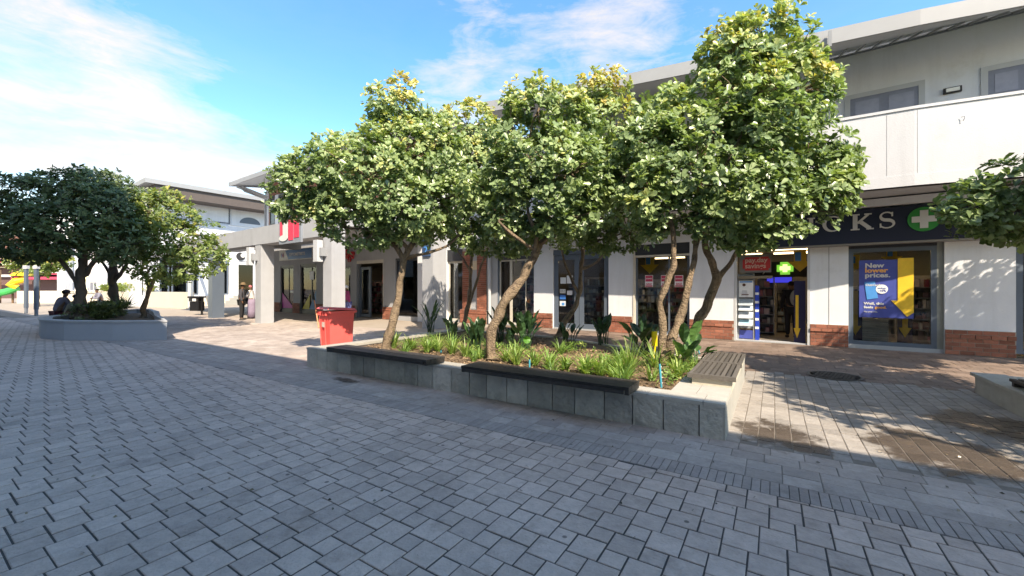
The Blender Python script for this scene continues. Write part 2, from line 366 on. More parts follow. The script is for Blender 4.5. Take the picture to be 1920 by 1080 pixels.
def inview(p, margin=60):
    if p.y < 0.3: return False
    px = 960+p.x/p.y*767; py = 540+1.55*767/p.y
    return -margin < px < 1920+margin and py < 1080+margin*1.5
def zone(name, label, polyline, base_mat, gen, q, cell_h=0.0055, keep=None):
    """polyline: outline in FP (s,D); gen yields (corner list in (s,D)) quads; the 300 largest in view are objects."""
    poly = [FP.P(a, d) for a, d in polyline]
    mb = MB(); mb.face([(p.x, p.y, 0.0) for p in poly]); base = tag(mb.build(name, base_mat), label, kind='structure'); ORIG[base.name] = Vector()
    mj, ms = PM(name, q)
    lst = []
    for quad in gen:
        c = FP.P(sum(p[0] for p in quad)/len(quad), sum(p[1] for p in quad)/len(quad))
        if keep and not keep(c): continue
        lst.append((c, quad))
    vis = sorted([x for x in lst if inview(x[0], -5)], key=lambda x: x[0].y)[:290]
    ids = {id(x) for x in vis}
    rest = MB()
    def add(mb, c, quad):
        h = cell_h+random.uniform(-0.0018, 0.0018); tx, ty = random.uniform(-.01, .01), random.uniform(-.01, .01)
        P = [FP.P(a, d) for a, d in quad]; bev = 0.006; n = len(P)
        lo = [(p.x, p.y, -0.004) for p in P]
        def hz(p): return h+(p.x-c.x)*tx+(p.y-c.y)*ty
        mid = [(p.x, p.y, hz(p)-0.0025) for p in P]
        top = []
        for p in P:
            d = (c-p); d.z = 0; d = d.normalized()*bev; top.append((p.x+d.x, p.y+d.y, hz(p)))
        tn = random.random()
        mb.mesh(lo+mid+top, [tuple(range(2*n, 3*n))]+[(i, (i+1) % n, n+(i+1) % n, n+i) for i in range(n)]+[(n+i, n+(i+1) % n, 2*n+(i+1) % n, 2*n+i) for i in range(n)], tn)
    for x in lst:
        if id(x) in ids:
            o = MB(); add(o, *x); b = o.build('paver', ms, None, loc=x[0]); b.parent = base
        else: add(rest, *x)
    if rest.f:
        r = rest.build('paver_field', mj, base, tone=True); tag(r, kind='stuff')
    return base
def mkquad(s0, s1, D0, D1, g): return [(s0+g, D0+g), (s1-g, D0+g), (s1-g, D1-g), (s0+g, D1-g)]

DB0, DB1 = 3.62, 3.87        # dark soldier band
def genA():
    a, b = 0.192, 0.142; g = 0.0052
    for i in range(-260, 200):
        for j in range(-140, 160):
            s0 = i*a-j*b; D0 = i*b+j*a
            if D0 > DB0 or D0 < -9 or s0 < -46 or s0 > 9: continue
            P = FP.P(s0, D0)
            if P.y < -0.8 or math.hypot(P.x, P.y) > 34: continue
            if P.x < 0 and P.y < -P.x*0.66-1.2: continue
            if P.x > 0 and P.y < P.x*0.66-1.2: continue
            jg = random.uniform(-.0015, .0015)
            for q in (mkquad(s0, s0+a, D0, min(D0+a, DB0-.004), g+jg), mkquad(s0+a, s0+a+b, D0, min(D0+b, DB0-.004), g+jg)):
                if q[2][1]-q[0][1] > 0.02: yield q
zone('plaza_paving', 'grey concrete plaza pavers of two sizes in a hopscotch pattern', [(-48, -12), (12, -12), (12, DB0), (-48, DB0)], M_joint, genA(), PA, keep=lambda c: True)
def genBand():
    k = 0
    s = -34.0
    while s < 9.5:
        w = 0.062; yield mkquad(s, s+w, DB0, DB1, 0.0026); s += w
zone('paving_band', 'darker soldier course of narrow bricks edging the plaza', [(-60, DB0), (12, DB0), (12, DB1), (-60, DB1)], M_joint, genBand(), PE)
def gridgen(s0, s1, D0, D1, w, h, run, g=0.0032, rows='s'):
    j = 0; D = D0
    while D < D1-0.03:
        off = (random.choice((0, .5, .33)) if run == 'r' else (j % 2)*.5 if run == 'b' else 0)*w; s = s0-off
        while s < s1-0.03:
            a, b = max(s, s0), min(s+w, s1)
            if b-a > 0.03: yield mkquad(a, b, D, min(D+h, D1), g)
            s += w
        D += h; j += 1
def outside_planters(c):
    s, D = FP.sd(c.x, c.y)
    if -7.8 < s < -0.4 and D > 4.66: return D > 9.5
    if s > 2.5 and D > 4.66: return D > 8.75
    return True
def genB():
    yield from gridgen(-34, 9, DB1, 4.66, 0.262, 0.1975, 'r')
    yield from gridgen(-28, -7.8, 4.66, 10.4, 0.262, 0.1975, 'r')
def keepB(c): return c.y > 0 and math.hypot(c.x, c.y) < 33
zone('walkway_paving', 'pinkish tan oblong pavers of the walkway beside the planters', [(-60, DB1), (12, DB1), (12, 4.66), (-60, 4.66)], M_joint2, genB(), PB, keep=keepB)
mb = MB(); mb.face([FP.P(a, d, 0.0) for a, d in ((-28, 4.66), (-7.8, 4.66), (-7.8, 10.4), (-28, 10.4))]); mb.build('walkway_joint_bed', M_joint2, bpy.data.objects['walkway_paving'])
def genC():
    s = -0.43
    j = 0
    while s < 2.5:
        D = 4.66 - (j % 2)*0.1
        while D < 8.8:
            if D > 4.6: yield mkquad(s, min(s+0.147, 2.5), D, D+0.2, 0.0045)
            D += 0.2
        s += 0.147; j += 1
zone('entrance_paving', 'sunlit tan setts leading between the planters to the shop door', [(-0.43, 4.66), (2.5, 4.66), (2.5, 8.8), (-0.43, 8.8)], M_joint2, genC(), PC)
def genD():
    for q in gridgen(-9.5, 9, 8.8, 15.5, 0.3, 0.3, 'b'):
        c = FP.P((q[0][0]+q[1][0])/2, (q[0][1]+q[2][1])/2); sb, Db = FB.sd(c.x, c.y)
        if Db > 13.62: continue
        s, D = (q[0][0]+q[1][0])/2, (q[0][1]+q[2][1])/2
        if -7.8 < s < -0.43 and D < 9.5 + (0 if s < -3 else -(s+3)*0.62): continue
        yield q
zone('shopfront_paving', 'brown square paving slabs along the foot of the shopfronts', [(-9.5, 8.8), (9, 8.8), (9, 13.2), (-9.5, 16)], M_joint2, genD(), PD)
# sunlit paving towards the arcade and beyond: pieces too small to tell apart far off
M_far = pbr('distant_paving', (0.33, 0.285, 0.24), 0.85, 0.08, 3, dirt=((0.22, 0.17, 0.14), 0.7, 0.55, 0.5))
mb = MB(); mb.face([FP.P(a, d, -0.003) for a, d in ((-80, 4.66), (-28, 4.66), (-28, 10.4), (-9.5, 10.4), (-9.5, 30), (-80, 60))])
tag(mb.build('distant_paving', M_far), 'cream paving in full sun before the far buildings', kind='structure')
# manhole cover
g = G(1565, 706)
mc = thing('manhole_cover', 'round weathered iron cover set in the paving before the pharmacy door', 'manhole cover', (g.x, g.y, 0.012))
MB().lathe((g.x, g.y, 0.008), [(0.36, 0), (0.40, 0.010), (0.40, 0.012), (0.36, 0.012)], 28).build('ring', pbr('old_iron', (0.11, 0.10, 0.09), 0.6, 0.2, 20, 0.4, 60), mc)
mb = MB(); mb.lathe((g.x, g.y, 0.010), [(0.352, 0), (0.352, 0.010)], 28)
for i in range(-4, 5):
    for j in range(-4, 5):
        if math.hypot(i, j) < 4.3: mb.box(WORLD, g.x+i*.072-.022, g.x+i*.072+.022, g.y+j*.072-.022, g.y+j*.072+.022, 0.0195, 0.0235)
mb.build('lid', MATS['old_iron'], mc)

# ============================================================ MAIN PLANTER
M_slate = pbr('slate_tile', (0.48, 0.465, 0.42), 0.7, 0.22, 7, 0.9, 14, tone='obj', tamt=0.3, tint=(0.40, 0.385, 0.33), bdist=0.03, detail=9, dirt=((0.19, 0.19, 0.17), 4, 0.55, 0.55))
M_coping = pbr('cement_coping', (0.40, 0.385, 0.345), 0.85, 0.12, 6, 0.4, 40, tone='obj', tamt=0.1, dirt=((0.22, 0.21, 0.18), 1.7, 0.56, 0.5))
M_soil = pbr('mulch_soil', (0.17, 0.115, 0.075), 0.95, 0.3, 14, 1.0, 30, bdist=0.03)
M_timber = pbr('dark_timber', (0.030, 0.027, 0.025), 0.5, 0.45, 18, 0.3, 60, tone='obj', tamt=0.3)
M_oldtimber = pbr('grey_timber', (0.10, 0.09, 0.08), 0.8, 0.25, 22, 0.5, 80, tone='obj', tamt=0.25)
ZC = 0.37
pl = thing('stone_planter', 'long low planter faced with grey slate tiles with trees and benches on it', 'planter', FP.P(-4, 6, 0))
S0, S1, D0, D1 = -7.78, -0.43, 4.66, 9.45
def tiles(fr, s0, s1, D, z0, z1, pitch, parent, face='front'):
    s = s0
    while s < s1-0.05:
        w = pitch*random.uniform(0.86, 1.14)
        if s+w > s1-0.12: w = s1-s
        o = random.uniform(0, 0.008); x = MB()
        if face == 'front': x.box(fr, s+.006, s+w-.006, D-.020-o, D, z0, z1)
        else: x.box(fr, D, D+.018+o, s+.003, s+w-.003, z0, z1)
        x.build('tile', M_slate, parent); s += w
mb = MB(); mb.box(FP, S0+.02, S1-.02, D0, D0+.3, 0, ZC-.05)      # core walls
mb.box(FP, S0+.02, S0+.32, D0+.3, D1-.2, 0, ZC-.05); mb.box(FP, S1-.58, S1-.02, D0+.3, 7.8, 0, ZC-.05)
core = mb.build('wall_core', M_joint, pl)
tiles(FP, S0, S1-.0, D0, 0.0, ZC-.036, 0.335, pl)
# the rendered right-hand end, and the low kerb round the back
MB().box(FP, S1-.02, S1+.02, D0-.02, 7.9, 0, ZC-.04).build('end_render', M_coping, pl)
pts = [(S1-.55, 7.85), (-2.4, 8.35), (-4.5, 9.3), (S0, 9.4)]
for a, b in zip(pts, pts[1:]):
    MB().bar(FP.P(*a, 0.16), FP.P(*b, 0.16), .14, .32).build('kerb', M_coping, pl)
s = S0-.02
while s < S1-.02:
    w = min(random.uniform(.55, .75), S1+.02-s)
    if S1+.02-s-w < .2: w = S1+.02-s
    MB().box(FP, s+.003, s+w-.003, D0-.026, D0+.30, ZC-.034, ZC+random.uniform(0, .003)).build('coping_slab', M_coping, pl); s += w
D = D0+.303
while D < 7.8:
    w = .62
    for (x0, x1) in ((S1-.57, S1-.30), (S1-.297, S1+.02)): MB().box(FP, x0, x1-.004, D, D+w-.005, ZC-.05, ZC+random.uniform(-.003, .001)).build('coping_slab', M_coping, pl)
    D += w
D = D0+.303
while D < 9.2: MB().box(FP, S0-.02, S0+.30, D, D+.6, ZC-.05, ZC).build('coping_slab', M_coping, pl); D += .605
# soil: bumpy sheet
bm = MB(); nx, ny = 60, 34
def soilz(s, D): return 0.29+0.03*noise.noise(Vector((s*1.3, D*1.3, 0)))+0.012*noise.noise(Vector((s*7, D*7, 3)))
gv = []
for j in range(ny+1):
    for i in range(nx+1):
        s = S0+.2+(S1-.45-S0-.2)*i/nx; back = 9.35 if s < -4.5 else 9.3-(s+4.5)*.45 if s < -2.4 else 8.35-(s+2.4)*.35
        D = D0+.25+(back-D0-.25)*j/ny; gv.append(FP.P(s, D, soilz(s, D)))
bm.mesh(gv, [(j*(nx+1)+i, j*(nx+1)+i+1, (j+1)*(nx+1)+i+1, (j+1)*(nx+1)+i) for j in range(ny) for i in range(nx)])
bm.build('soil', M_soil, pl, smooth=True)
# mulch chips and fallen leaves
M_chip = pbr('mulch_chips', (0.26, 0.18, 0.11), 0.9, 0.15, 20, tone='attr', tamt=0.6, tint=(0.12, 0.08, 0.05))
mb = MB()
for _ in range(5200):
    s = random.uniform(S0+.35, S1-.6); D = random.uniform(D0+.3, 9.2 if s < -4.5 else 8.0); c = FP.P(s, D, soilz(s, D)+.012)
    a = random.uniform(0, 6.3); l = random.uniform(.012, .035); w = l*random.uniform(.25, .6); dz = random.uniform(-.012, .014)
    u = Vector((math.cos(a)*l, math.sin(a)*l, dz)); v = Vector((-math.sin(a)*w, math.cos(a)*w, random.uniform(-.008, .008)))
    mb.mesh([c-u-v, c+u-v, c+u+v, c-u+v, c+Vector((0, 0, .008))], [(0, 1, 4), (1, 2, 4), (2, 3, 4), (3, 0, 4)], random.random())
tag(mb.build('mulch', M_chip, tone=True), 'bark mulch and fallen leaves scattered over the planter bed', 'mulch', kind='stuff')

def bench(label, s0, s1, D0, D1, z, nplank, sup):
    b = thing('bench', label, 'bench', FP.P((s0+s1)/2, (D0+D1)/2, ZC), 'dark timber benches on the front wall of the planter')
    w = (D1-D0-.02)/nplank
    for i in range(nplank):
        MB().box(FP, s0, s1, D0+.01+i*w+.003, D0+.01+(i+1)*w-.003, z-.035, z+random.uniform(-.001, .002)).build('plank', M_timber, b)
    for e in (s0, s1-.05): MB().box(FP, e+.002, e+.048, D0+.02, D1-.02, z-.085, z-.036).build('batten', M_timber, b)
    MB().box(FP, s0+.06, s1-.06, D0+.0, D0+.03, z-.075, z-.036).build('rail', M_timber, b)
    for q in sup:
        m_ = MB(); m_.box(FP, q-.03, q+.03, D0+.33, D1-.01, ZC+.001, ZC+.012); m_.box(FP, q-.025, q-.017, D0+.30, D1-.03, ZC+.013, z-.037); m_.box(FP, q+.017, q+.025, D0+.30, D1-.03, ZC+.013, z-.037)
        m_.build('bracket', M_black, b)
    return b
bench('shorter dark timber bench on the planter wall beside the red bin', -6.83, -4.35, 4.42, 4.86, .478, 4, (-6.5, -5.5, -4.7))
bench('longer dark timber bench in the middle of the slate planter wall', -3.63, -1.31, 4.36, 4.80, .478, 4, (-3.3, -2.45, -1.6))
def slatbench(label, s0, s1, D0, D1, z, n, rows=2):
    b = thing('slatted_bench', label, 'bench', FP.P((s0+s1)/2, (D0+D1)/2, ZC))
    MB().box(FP, s0+.05, s1-.04, D0+.04, D1-.04, ZC-.04, z-.05).build('base', pbr('pale_block', (0.5, 0.46, 0.38), .85, .1, 8, .3, 50), b)
    L = (D1-D0)/rows; pw = (s1-s0)/n
    for r in range(rows):
        for i in range(n):
            MB().box(FP, s0+i*pw+pw*.18, s0+(i+1)*pw-pw*.18, D0+r*L+.05, D0+(r+1)*L-.05, z-.042, z+random.uniform(-.002, .001)).build('slat', M_oldtimber, b)
        for q in (D0+r*L, D0+(r+1)*L-.05): MB().box(FP, s0, s1, q+.002, q+.048, z-.05, z+.002).build('crossbar', M_oldtimber, b)
    return b
slatbench('weathered slatted bench top on the right end of the slate planter', -0.90, -0.37, 5.42, 7.5, .50, 9)

# right-hand planter, mostly beyond the frame
ZR = .29
rp = thing('right_planter', 'low concrete planter cut by the right edge of the picture', 'planter', FP.P(5, 6.5, 0))
mb = MB(); mb.box(FP, 2.5, 2.82, D0, 8.75, 0, ZR-.04); mb.box(FP, 2.82, 9, D0, D0+.3, 0, ZR-.04); mb.box(FP, 2.82, 9, 8.45, 8.75, 0, ZR-.04); mb.build('wall_core', M_coping, rp)
D = D0-.02
while D < 8.7:
    MB().box(FP, 2.48, 2.84, D, D+.6, ZR-.038, ZR+random.uniform(0, .003)).build('coping_slab', M_coping, rp); D += .604
MB().box(FP, 2.845, 9, D0-.02, D0+.32, ZR-.038, ZR).build('coping_slab', M_coping, rp)
MB().box(FP, 2.845, 9, 8.43, 8.77, ZR-.038, ZR).build('coping_slab', M_coping, rp)
MB().box(FP, 2.82, 9, D0+.3, 8.45, 0, ZR-.07).build('soil', M_soil, rp)
b = thing('slatted_bench', 'black slatted bench on the left wall of the planter at the right edge', 'bench', FP.P(2.75, 7, ZR))
for i in range(6): MB().box(FP, 2.56+i*.078, 2.56+i*.078+.055, 5.3, 7.9, ZR+.06, ZR+.095).build('slat', M_timber, b)
for q in (5.36, 6.6, 7.8): MB().box(FP, 2.57, 3.0, q, q+.06, ZR+.002, ZR+.058).build('crossbar', M_timber, b)

# red wheelie bin with a broom in it
M_red = pbr('red_plastic', (0.80, 0.12, 0.11), 0.48, 0.07, 5, 0.15, 30, dirt=((.42, .10, .08), 6, .56, .45))
g = Vector((-4.28, 9.98, 0.012)); bf = Fr(4); rb = thing('wheelie_bin', 'red plastic wheelie bin with its lid ajar behind the end of the planter', 'bin', g)
so, Do = bf.sd(g.x, g.y)
def taper(mb, s0, s1, d0, d1, z0, z1, k):
    p = [bf.P(so+a*q, Do+c*q, z) for z, q in ((z0, k), (z1, 1)) for a, c in ((s0, d0), (s1, d0), (s1, d1), (s0, d1))]
    mb.mesh(p, [(0, 3, 2, 1), (4, 5, 6, 7), (0, 1, 5, 4), (1, 2, 6, 5), (2, 3, 7, 6), (3, 0, 4, 7)])
bf2 = Fr(40)
bf = bf2; so, Do = bf.sd(g.x, g.y)
mb = MB(); taper(mb, -.27, .27, -.31, .31, .04, .96, .86); mb.build('body', M_red, rb)
for a_ in (-.13, .13):
    mb = MB(); mb.bar(bf.P(so+a_*.86, Do-.3, .1), bf.P(so+a_, Do-.345, .80), .03, .03); mb.build('rib', M_red, rb)
MB().box(bf, so-.06, so+.06, Do-.335, Do-.325, .62, .74).build('sticker', pbr('faded_label', (.55, .5, .45), .6, .2, 30), rb)
mb = MB(); mb.box(bf, so-.305, so+.305, Do-.345, Do+.345, .945, 1.0); mb.build('rim', M_red, rb)
mb = MB()
for q in (-.2, -.07, .07, .2): mb.box(bf, so+q-.02, so+q+.02, Do-.38, Do-.345, .9, .985)
mb.box(bf, so-.25, so+.25, Do+.345, Do+.40, .96, .99); mb.build('handle', M_red, rb)
mb = MB()   # lid hinged at the back, propped open
for z in (0,):
    p = [bf.P(so+a, Do+d, h) for a, d, h in ((-.31, .36, 1.003), (.31, .36, 1.003), (.31, -.38, 1.045), (-.31, -.38, 1.045), (-.26, .32, 1.055), (.26, .32, 1.055), (.26, -.30, 1.10), (-.26, -.30, 1.10))]
    mb.mesh(p, [(0, 1, 2, 3), (4, 7, 6, 5), (0, 4, 5, 1), (1, 5, 6, 2), (2, 6, 7, 3), (3, 7, 4, 0)])
mb.build('lid', M_red, rb)
for q in (-.24, .24):
    w = MB(); w.tube([bf.P(so+q-.03, Do+.30, .10), bf.P(so+q+.03, Do+.30, .10)], .1, 14); w.build('wheel', M_black, rb)
br = thing('broom', 'broom with a black and orange handle leaning out of the red bin', 'broom', bf.P(so-.2, Do-.1, .9))
a = Vector((-4.60, 9.74, 0.60)); c = Vector((-4.86, 9.97, 1.50))
MB().tube([a, a.lerp(c, .72)], .016, 8).build('handle', pbr('orange_stick', (0.6, .25, .12), .5), br)
MB().tube([a.lerp(c, .72), c], .02, 8).build('grip', M_black, br)
# ============================================================ BUILDINGS
BR_FULL = boxmesh('brick', .228, .03, .078, M_brick); BR_HALF = boxmesh('brick_half', .108, .03, .078, M_brick)
def brickwork(parent, fr, s0, s1, D, z0, z1, name='brick_plinth'):
    """mortar slab in front of the wall face D with single bricks standing proud of it"""
    root = parent; pl_ = MB().box(fr, s0+.004, s1-.004, D-.035, D, z0, z1).build(name, M_mortar, root)
    nrow = int(round((z1-z0)/.09)); h = (z1-z0)/nrow
    for r in range(nrow):
        proj = .022 if r == nrow-2 else 0
        s = s0-(.12 if r % 2 else 0); z = z0+(r+.5)*h
        while s < s1-.03:
            a, b = max(s, s0), min(s+.24, s1)
            if b-a > .045:
                o = piece(BR_FULL, 'brick', pl_, fr.P((a+b)/2, D-.027-proj+random.uniform(-.002, .002), z), -fr.a, ((b-a-.012)/.228, 1, (h-.011)/.078))
            s += .24
    return pl_
def window(parent, fr, s0, s1, z0, z1, D, fw=.07, mull=(), trans=(), mat=None, g=None, depth=.07, name='window'):
    mat = mat or M_frame; mb = MB()
    mb.box(fr, s0, s0+fw, D, D+depth, z0, z1); mb.box(fr, s1-fw, s1, D, D+depth, z0, z1)
    mb.box(fr, s0+fw, s1-fw, D, D+depth, z0, z0+fw); mb.box(fr, s0+fw, s1-fw, D, D+depth, z1-fw, z1)
    xs = [s0+fw]
    for q, w in mull: mb.box(fr, q-w/2, q+w/2, D+.002, D+depth-.002, z0+fw, z1-fw); xs += [q-w/2, q+w/2]
    xs.append(s1-fw); zs = [z0+fw]
    for q, w in trans: mb.box(fr, s0+fw, s1-fw, D+.004, D+depth-.004, q-w/2, q+w/2); zs += [q-w/2, q+w/2]
    zs.append(z1-fw); f = mb.build(name, mat, parent)
    for i in range(0, len(xs), 2):
        for j in range(0, len(zs), 2):
            MB().box(fr, xs[i], xs[i+1], D+.03, D+.038, zs[j], zs[j+1]).build('pane', g or M_glass, f)
    return f

D0B = 13.7
sB = lambda px, D=D0B: FB.at(px, D)
shop = thing('pharmacy_building', 'long white two storey shop building with a balcony over the pharmacy', 'building', FB.P(0, D0B, 0))
X = {k: sB(k) for k in (838, 868, 882, 895, 913, 933, 1001, 1037, 1141, 1187, 1293, 1381, 1519, 1591, 1758, 1771, 1905)}
SL, SR = sB(822), 8.6
ZO = 3.0; ZT = 7.62; TH = .3; ZP = .58
def pier(a, b, plinth=True, z1=ZO):
    p = MB().box(FB, a, b, D0B, D0B+TH, 0, z1).build('wall_pier', M_white, shop)
    if plinth: brickwork(shop, FB, a+.0, b-.0, D0B, .01, ZP)
pier(X[1001], X[1037]); pier(X[1141], X[1187]); pier(X[1293], X[1381]-.06); pier(X[1519]+.0, X[1591]); pier(X[1771], X[1905])
# expansion joint down the narrow pier
s = (X[1519]+X[1591])/2; MB().box(FB, s-.006, s+.006, D0B-.004, D0B-.0005, ZP, 2.68).build('joint', M_slategrey, shop)
# left brick pier pair with a recessed panel between
for a, b in ((X[868], X[882]), (X[895], X[913])):
    MB().box(FB, a, b, D0B-.02, D0B+TH, ZP, 3.3).build('brick_pier', M_mortar, shop)
    pp = bpy.data.objects[[o.name for o in shop.children if o.name.startswith('brick_pier')][-1]]
    z = ZP+.04; r = 0
    while z < 3.2:
        q = a
        if r % 2: q -= .12
        while q < b-.02:
            u, v = max(q, a), min(q+.24, b)
            if v-u > .04: piece(BR_FULL, 'brick', pp, FB.P((u+v)/2, D0B-.03, z), -FB.a, ((v-u-.012)/.228, 1, 1))
            q += .24
        z += .09; r += 1
brickwork(shop, FB, X[868]-.1, X[913]+.05, D0B-.05, .01, ZP+.02)
MB().box(FB, X[882], X[895], D0B+.06, D0B+TH, ZP, 3.3).build('recess_panel', M_grey, shop)
MB().box(FB, X[882]+.02, X[895]-.02, D0B+.0, D0B+.1, ZP+.03, ZP+.09).build('window_sill', M_grey, shop)
n_ = MB().box(FB, X[884] if 884 in X else X[882]+.05, X[895]-.05, D0B+.04, D0B+.058, 2.35, 2.75).build('notice', pbr('notice_cream', (.6, .5, .35), .6), shop)
MB().box(FB, X[913], X[933]-.0, D0B+.0, D0B+TH, 0, 3.3).build('wall_pier', M_grey, shop)
dp = (X[913]+X[933])/2-.05
MB().tube([FB.P(dp, D0B-.12, 0.05), FB.P(dp, D0B-.12, 3.2), FB.P(dp-.1, D0B-.25, 3.45)], .065, 10).build('downpipe', M_soffit, shop)
for z in (.6, 1.5, 2.4): MB().tube([FB.P(dp, D0B-.12, z-.02), FB.P(dp, D0B-.12, z+.02)], .075, 10).build('pipe_clamp', M_soffit, shop)
MB().box(FB, SL, X[838], D0B, D0B+TH, 0, 3.3).build('wall_pier', M_white, shop)
# wall over the openings and the storey above
MB().box(FB, SL, SR, D0B+.0, D0B+TH, 3.3, ZT).build('upper_wall', M_white, shop)
MB().box(FB, X[933], SR, D0B+.001, D0B+TH-.001, ZO, 3.3).build('wall_band', M_white, shop)
MB().box(FB, X[1905]-.0, SR, D0B+.05, D0B+TH, 2.6, ZO).build('header', M_darkframe, shop)
MB().box(FB, X[838], X[868], D0B+.02, D0B+TH, 2.78, 3.3).build('header', M_darkframe, shop)
for a, b, z in ((X[933], X[1001], 2.72), (X[1187]+.02, X[1293], 2.66), (X[1381], X[1519], 2.66), (X[1591], X[1758], 2.56)):
    MB().box(FB, a, b, D0B+.04, D0B+TH, z, ZO).build('header', M_darkframe, shop)
# windows and doors
def sill(a, b, z): MB().box(FB, a, b, D0B+.02, D0B+TH+.1, .0, z).build('threshold', M_grey, shop)
sill(X[838], X[868], .06); window(shop, FB, X[838], X[868]-.02, .06, 2.78, D0B+.1, .09, mat=M_cream)
sill(X[933], X[1001], .06); window(shop, FB, X[933]+.03, X[1001], .06, 2.72, D0B+.1, .06, mull=((X[933]+.62, .12), (X[933]+1.35, .04)), mat=M_cream)
MB().box(FB, X[933], X[933]+.03, D0B+.0, D0B+.12, .0, 2.72).build('frame_edge', M_frame, shop)
MB().box(FB, X[1037], X[1141], D0B+.02, D0B+TH, 2.80, ZO).build('header', M_frame, shop)
sill(X[1037], X[1141], .05)
mid = (X[1037]+X[1141])/2-.05
window(shop, FB, X[1037]+.01, mid-.01, .05, 2.79, D0B+.06, .18, mat=M_frame, name='door_leaf')
window(shop, FB, mid+.01, X[1141]-.01, .05, 2.79, D0B+.06, .18, mat=M_frame, name='door_leaf')
sill(X[1187], X[1293], .06)
window(shop, FB, X[1187]+.05, X[1293]-.02, .06, 2.64, D0B+.1, .07, mull=((X[1187]+1.15, .05), (X[1187]+2.2, .05)), mat=M_frame)
MB().box(FB, X[1187]-.002, X[1187]+.06, D0B-.02, D0B+.16, .0, 3.12).build('cream_jamb', M_cream, shop)
MB().box(FB, X[1187]+.06, X[1293]-.0, D0B+.03, D0B+.1, 2.58, 2.645).build('cream_head', M_cream, shop)
sill(X[1591], X[1771], .10)
window(shop, FB, X[1591]+.0, X[1758], .10, 2.56, D0B+.06, .10, mat=M_frame)
MB().box(FB, X[1758], X[1771]-.002, D0B+.06, D0B+TH, 0, ZO-.001).build('reveal', pbr('grey_green_reveal', (.25, .27, .25), .8), shop)
window(shop, FB, X[1905]+.02, SR-.6, .10, 2.58, D0B+.06, .10, mat=M_frame)
# open pharmacy entrance
a, b = X[1381]-.06, X[1519]
MB().box(FB, a, a+.06, D0B-.01, D0B+.3, 0, ZO).build('door_jamb', M_soffit, shop)
MB().box(FB, b-.06, b-.001, D0B-.03, D0B+.3, 0, ZO).build('door_jamb', M_soffit, shop)
MB().box(FB, a+.06, b-.06, D0B+.0, D0B+.35, 0, .03).build('threshold', M_grey, shop)
# interior shell: floor, back wall, ceiling
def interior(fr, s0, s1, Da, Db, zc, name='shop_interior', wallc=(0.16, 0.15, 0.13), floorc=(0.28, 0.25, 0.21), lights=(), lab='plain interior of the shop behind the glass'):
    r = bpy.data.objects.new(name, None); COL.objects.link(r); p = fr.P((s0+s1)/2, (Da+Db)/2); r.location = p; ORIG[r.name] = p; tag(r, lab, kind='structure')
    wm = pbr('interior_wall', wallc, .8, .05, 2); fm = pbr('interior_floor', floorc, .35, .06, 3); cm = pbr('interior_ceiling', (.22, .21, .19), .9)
    MB().box(fr, s0, s1, Da, Db, -.01, .03).build('floor', fm, r)
    MB().box(fr, s0, s1, Db, Db+.1, .0, zc+.3).build('back_wall', wm, r)
    MB().box(fr, s0-.1, s0, Da, Db+.1, 0, zc+.3).build('side_wall', wm, r); MB().box(fr, s1, s1+.1, Da, Db+.1, 0, zc+.3).build('side_wall', wm, r)
    MB().box(fr, s0, s1, Da, Db, zc, zc+.08).build('ceiling', cm, r)
    for (s, D, l) in lights:
        MB().box(fr, s-l/2, s+l/2, D-.06, D+.06, zc-.09, zc-.03).build('light_tube', M_lamp, r)
    return r
Li = [(s, D, 1.3) for s in (X[1187]-.3, X[1187]+1.6, X[1381]-.4, X[1381]+1.3, X[1519]+.5, X[1591]+1.2, X[1758]-.2, 6.8) for D in (15.6, 17.6, 19.6) if not (D < 16 and X[1381]-1 < s < X[1519]+.2)]
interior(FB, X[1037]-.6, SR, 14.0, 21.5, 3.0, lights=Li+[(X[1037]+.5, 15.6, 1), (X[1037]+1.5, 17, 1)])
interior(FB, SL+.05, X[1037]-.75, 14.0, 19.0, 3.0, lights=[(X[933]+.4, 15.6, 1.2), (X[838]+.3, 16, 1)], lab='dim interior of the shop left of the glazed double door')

# shelves with goods inside the shops
M_shelf = pbr('shelf_steel', (.35, .35, .36), .5)
M_goods = pbr('goods', (.42, .40, .38), .5, .05, 10, tone='attr', tamt=.95, tint=(.30, .05, .09))
M_goods2 = pbr('goods_cool', (.32, .42, .50), .5, .05, 10, tone='attr', tamt=.95, tint=(.55, .50, .42))
def shelf(fr, s0, s1, D, z1, label, mat, nsh=6, dep=.4, group='shelving units inside the shops'):
    t = thing('shelf_unit', label, 'shelf', fr.P((s0+s1)/2, D, .03), group)
    m_ = MB(); m_.box(fr, s0, s0+.03, D, D+dep, .03, z1); m_.box(fr, s1-.03, s1, D, D+dep, .03, z1); m_.box(fr, s0+.03, s1-.03, D+dep-.02, D+dep, .03, z1); m_.build('frame', M_shelf, t)
    g = MB()
    for k in range(nsh):
        z = .1+k*(z1-.15)/nsh
        MB().box(fr, s0+.031, s1-.031, D+.01, D+dep-.025, z, z+.02).build('shelf_board', M_shelf, t)
        s = s0+.05
        while s < s1-.1:
            w = random.uniform(.05, .16); h = random.uniform(.08, (z1-.15)/nsh-.05)
            if random.random() < .88: g.box(fr, s, min(s+w, s1-.04), D+.03+random.uniform(0, .06), D+dep-.05, z+.021, z+.021+h, random.random())
            s += w+random.uniform(.004, .02)
    o = g.build('goods', mat, t, tone=True); tag(o, kind='stuff')
    return t
def sl(px, D): return FB.at(px, D)
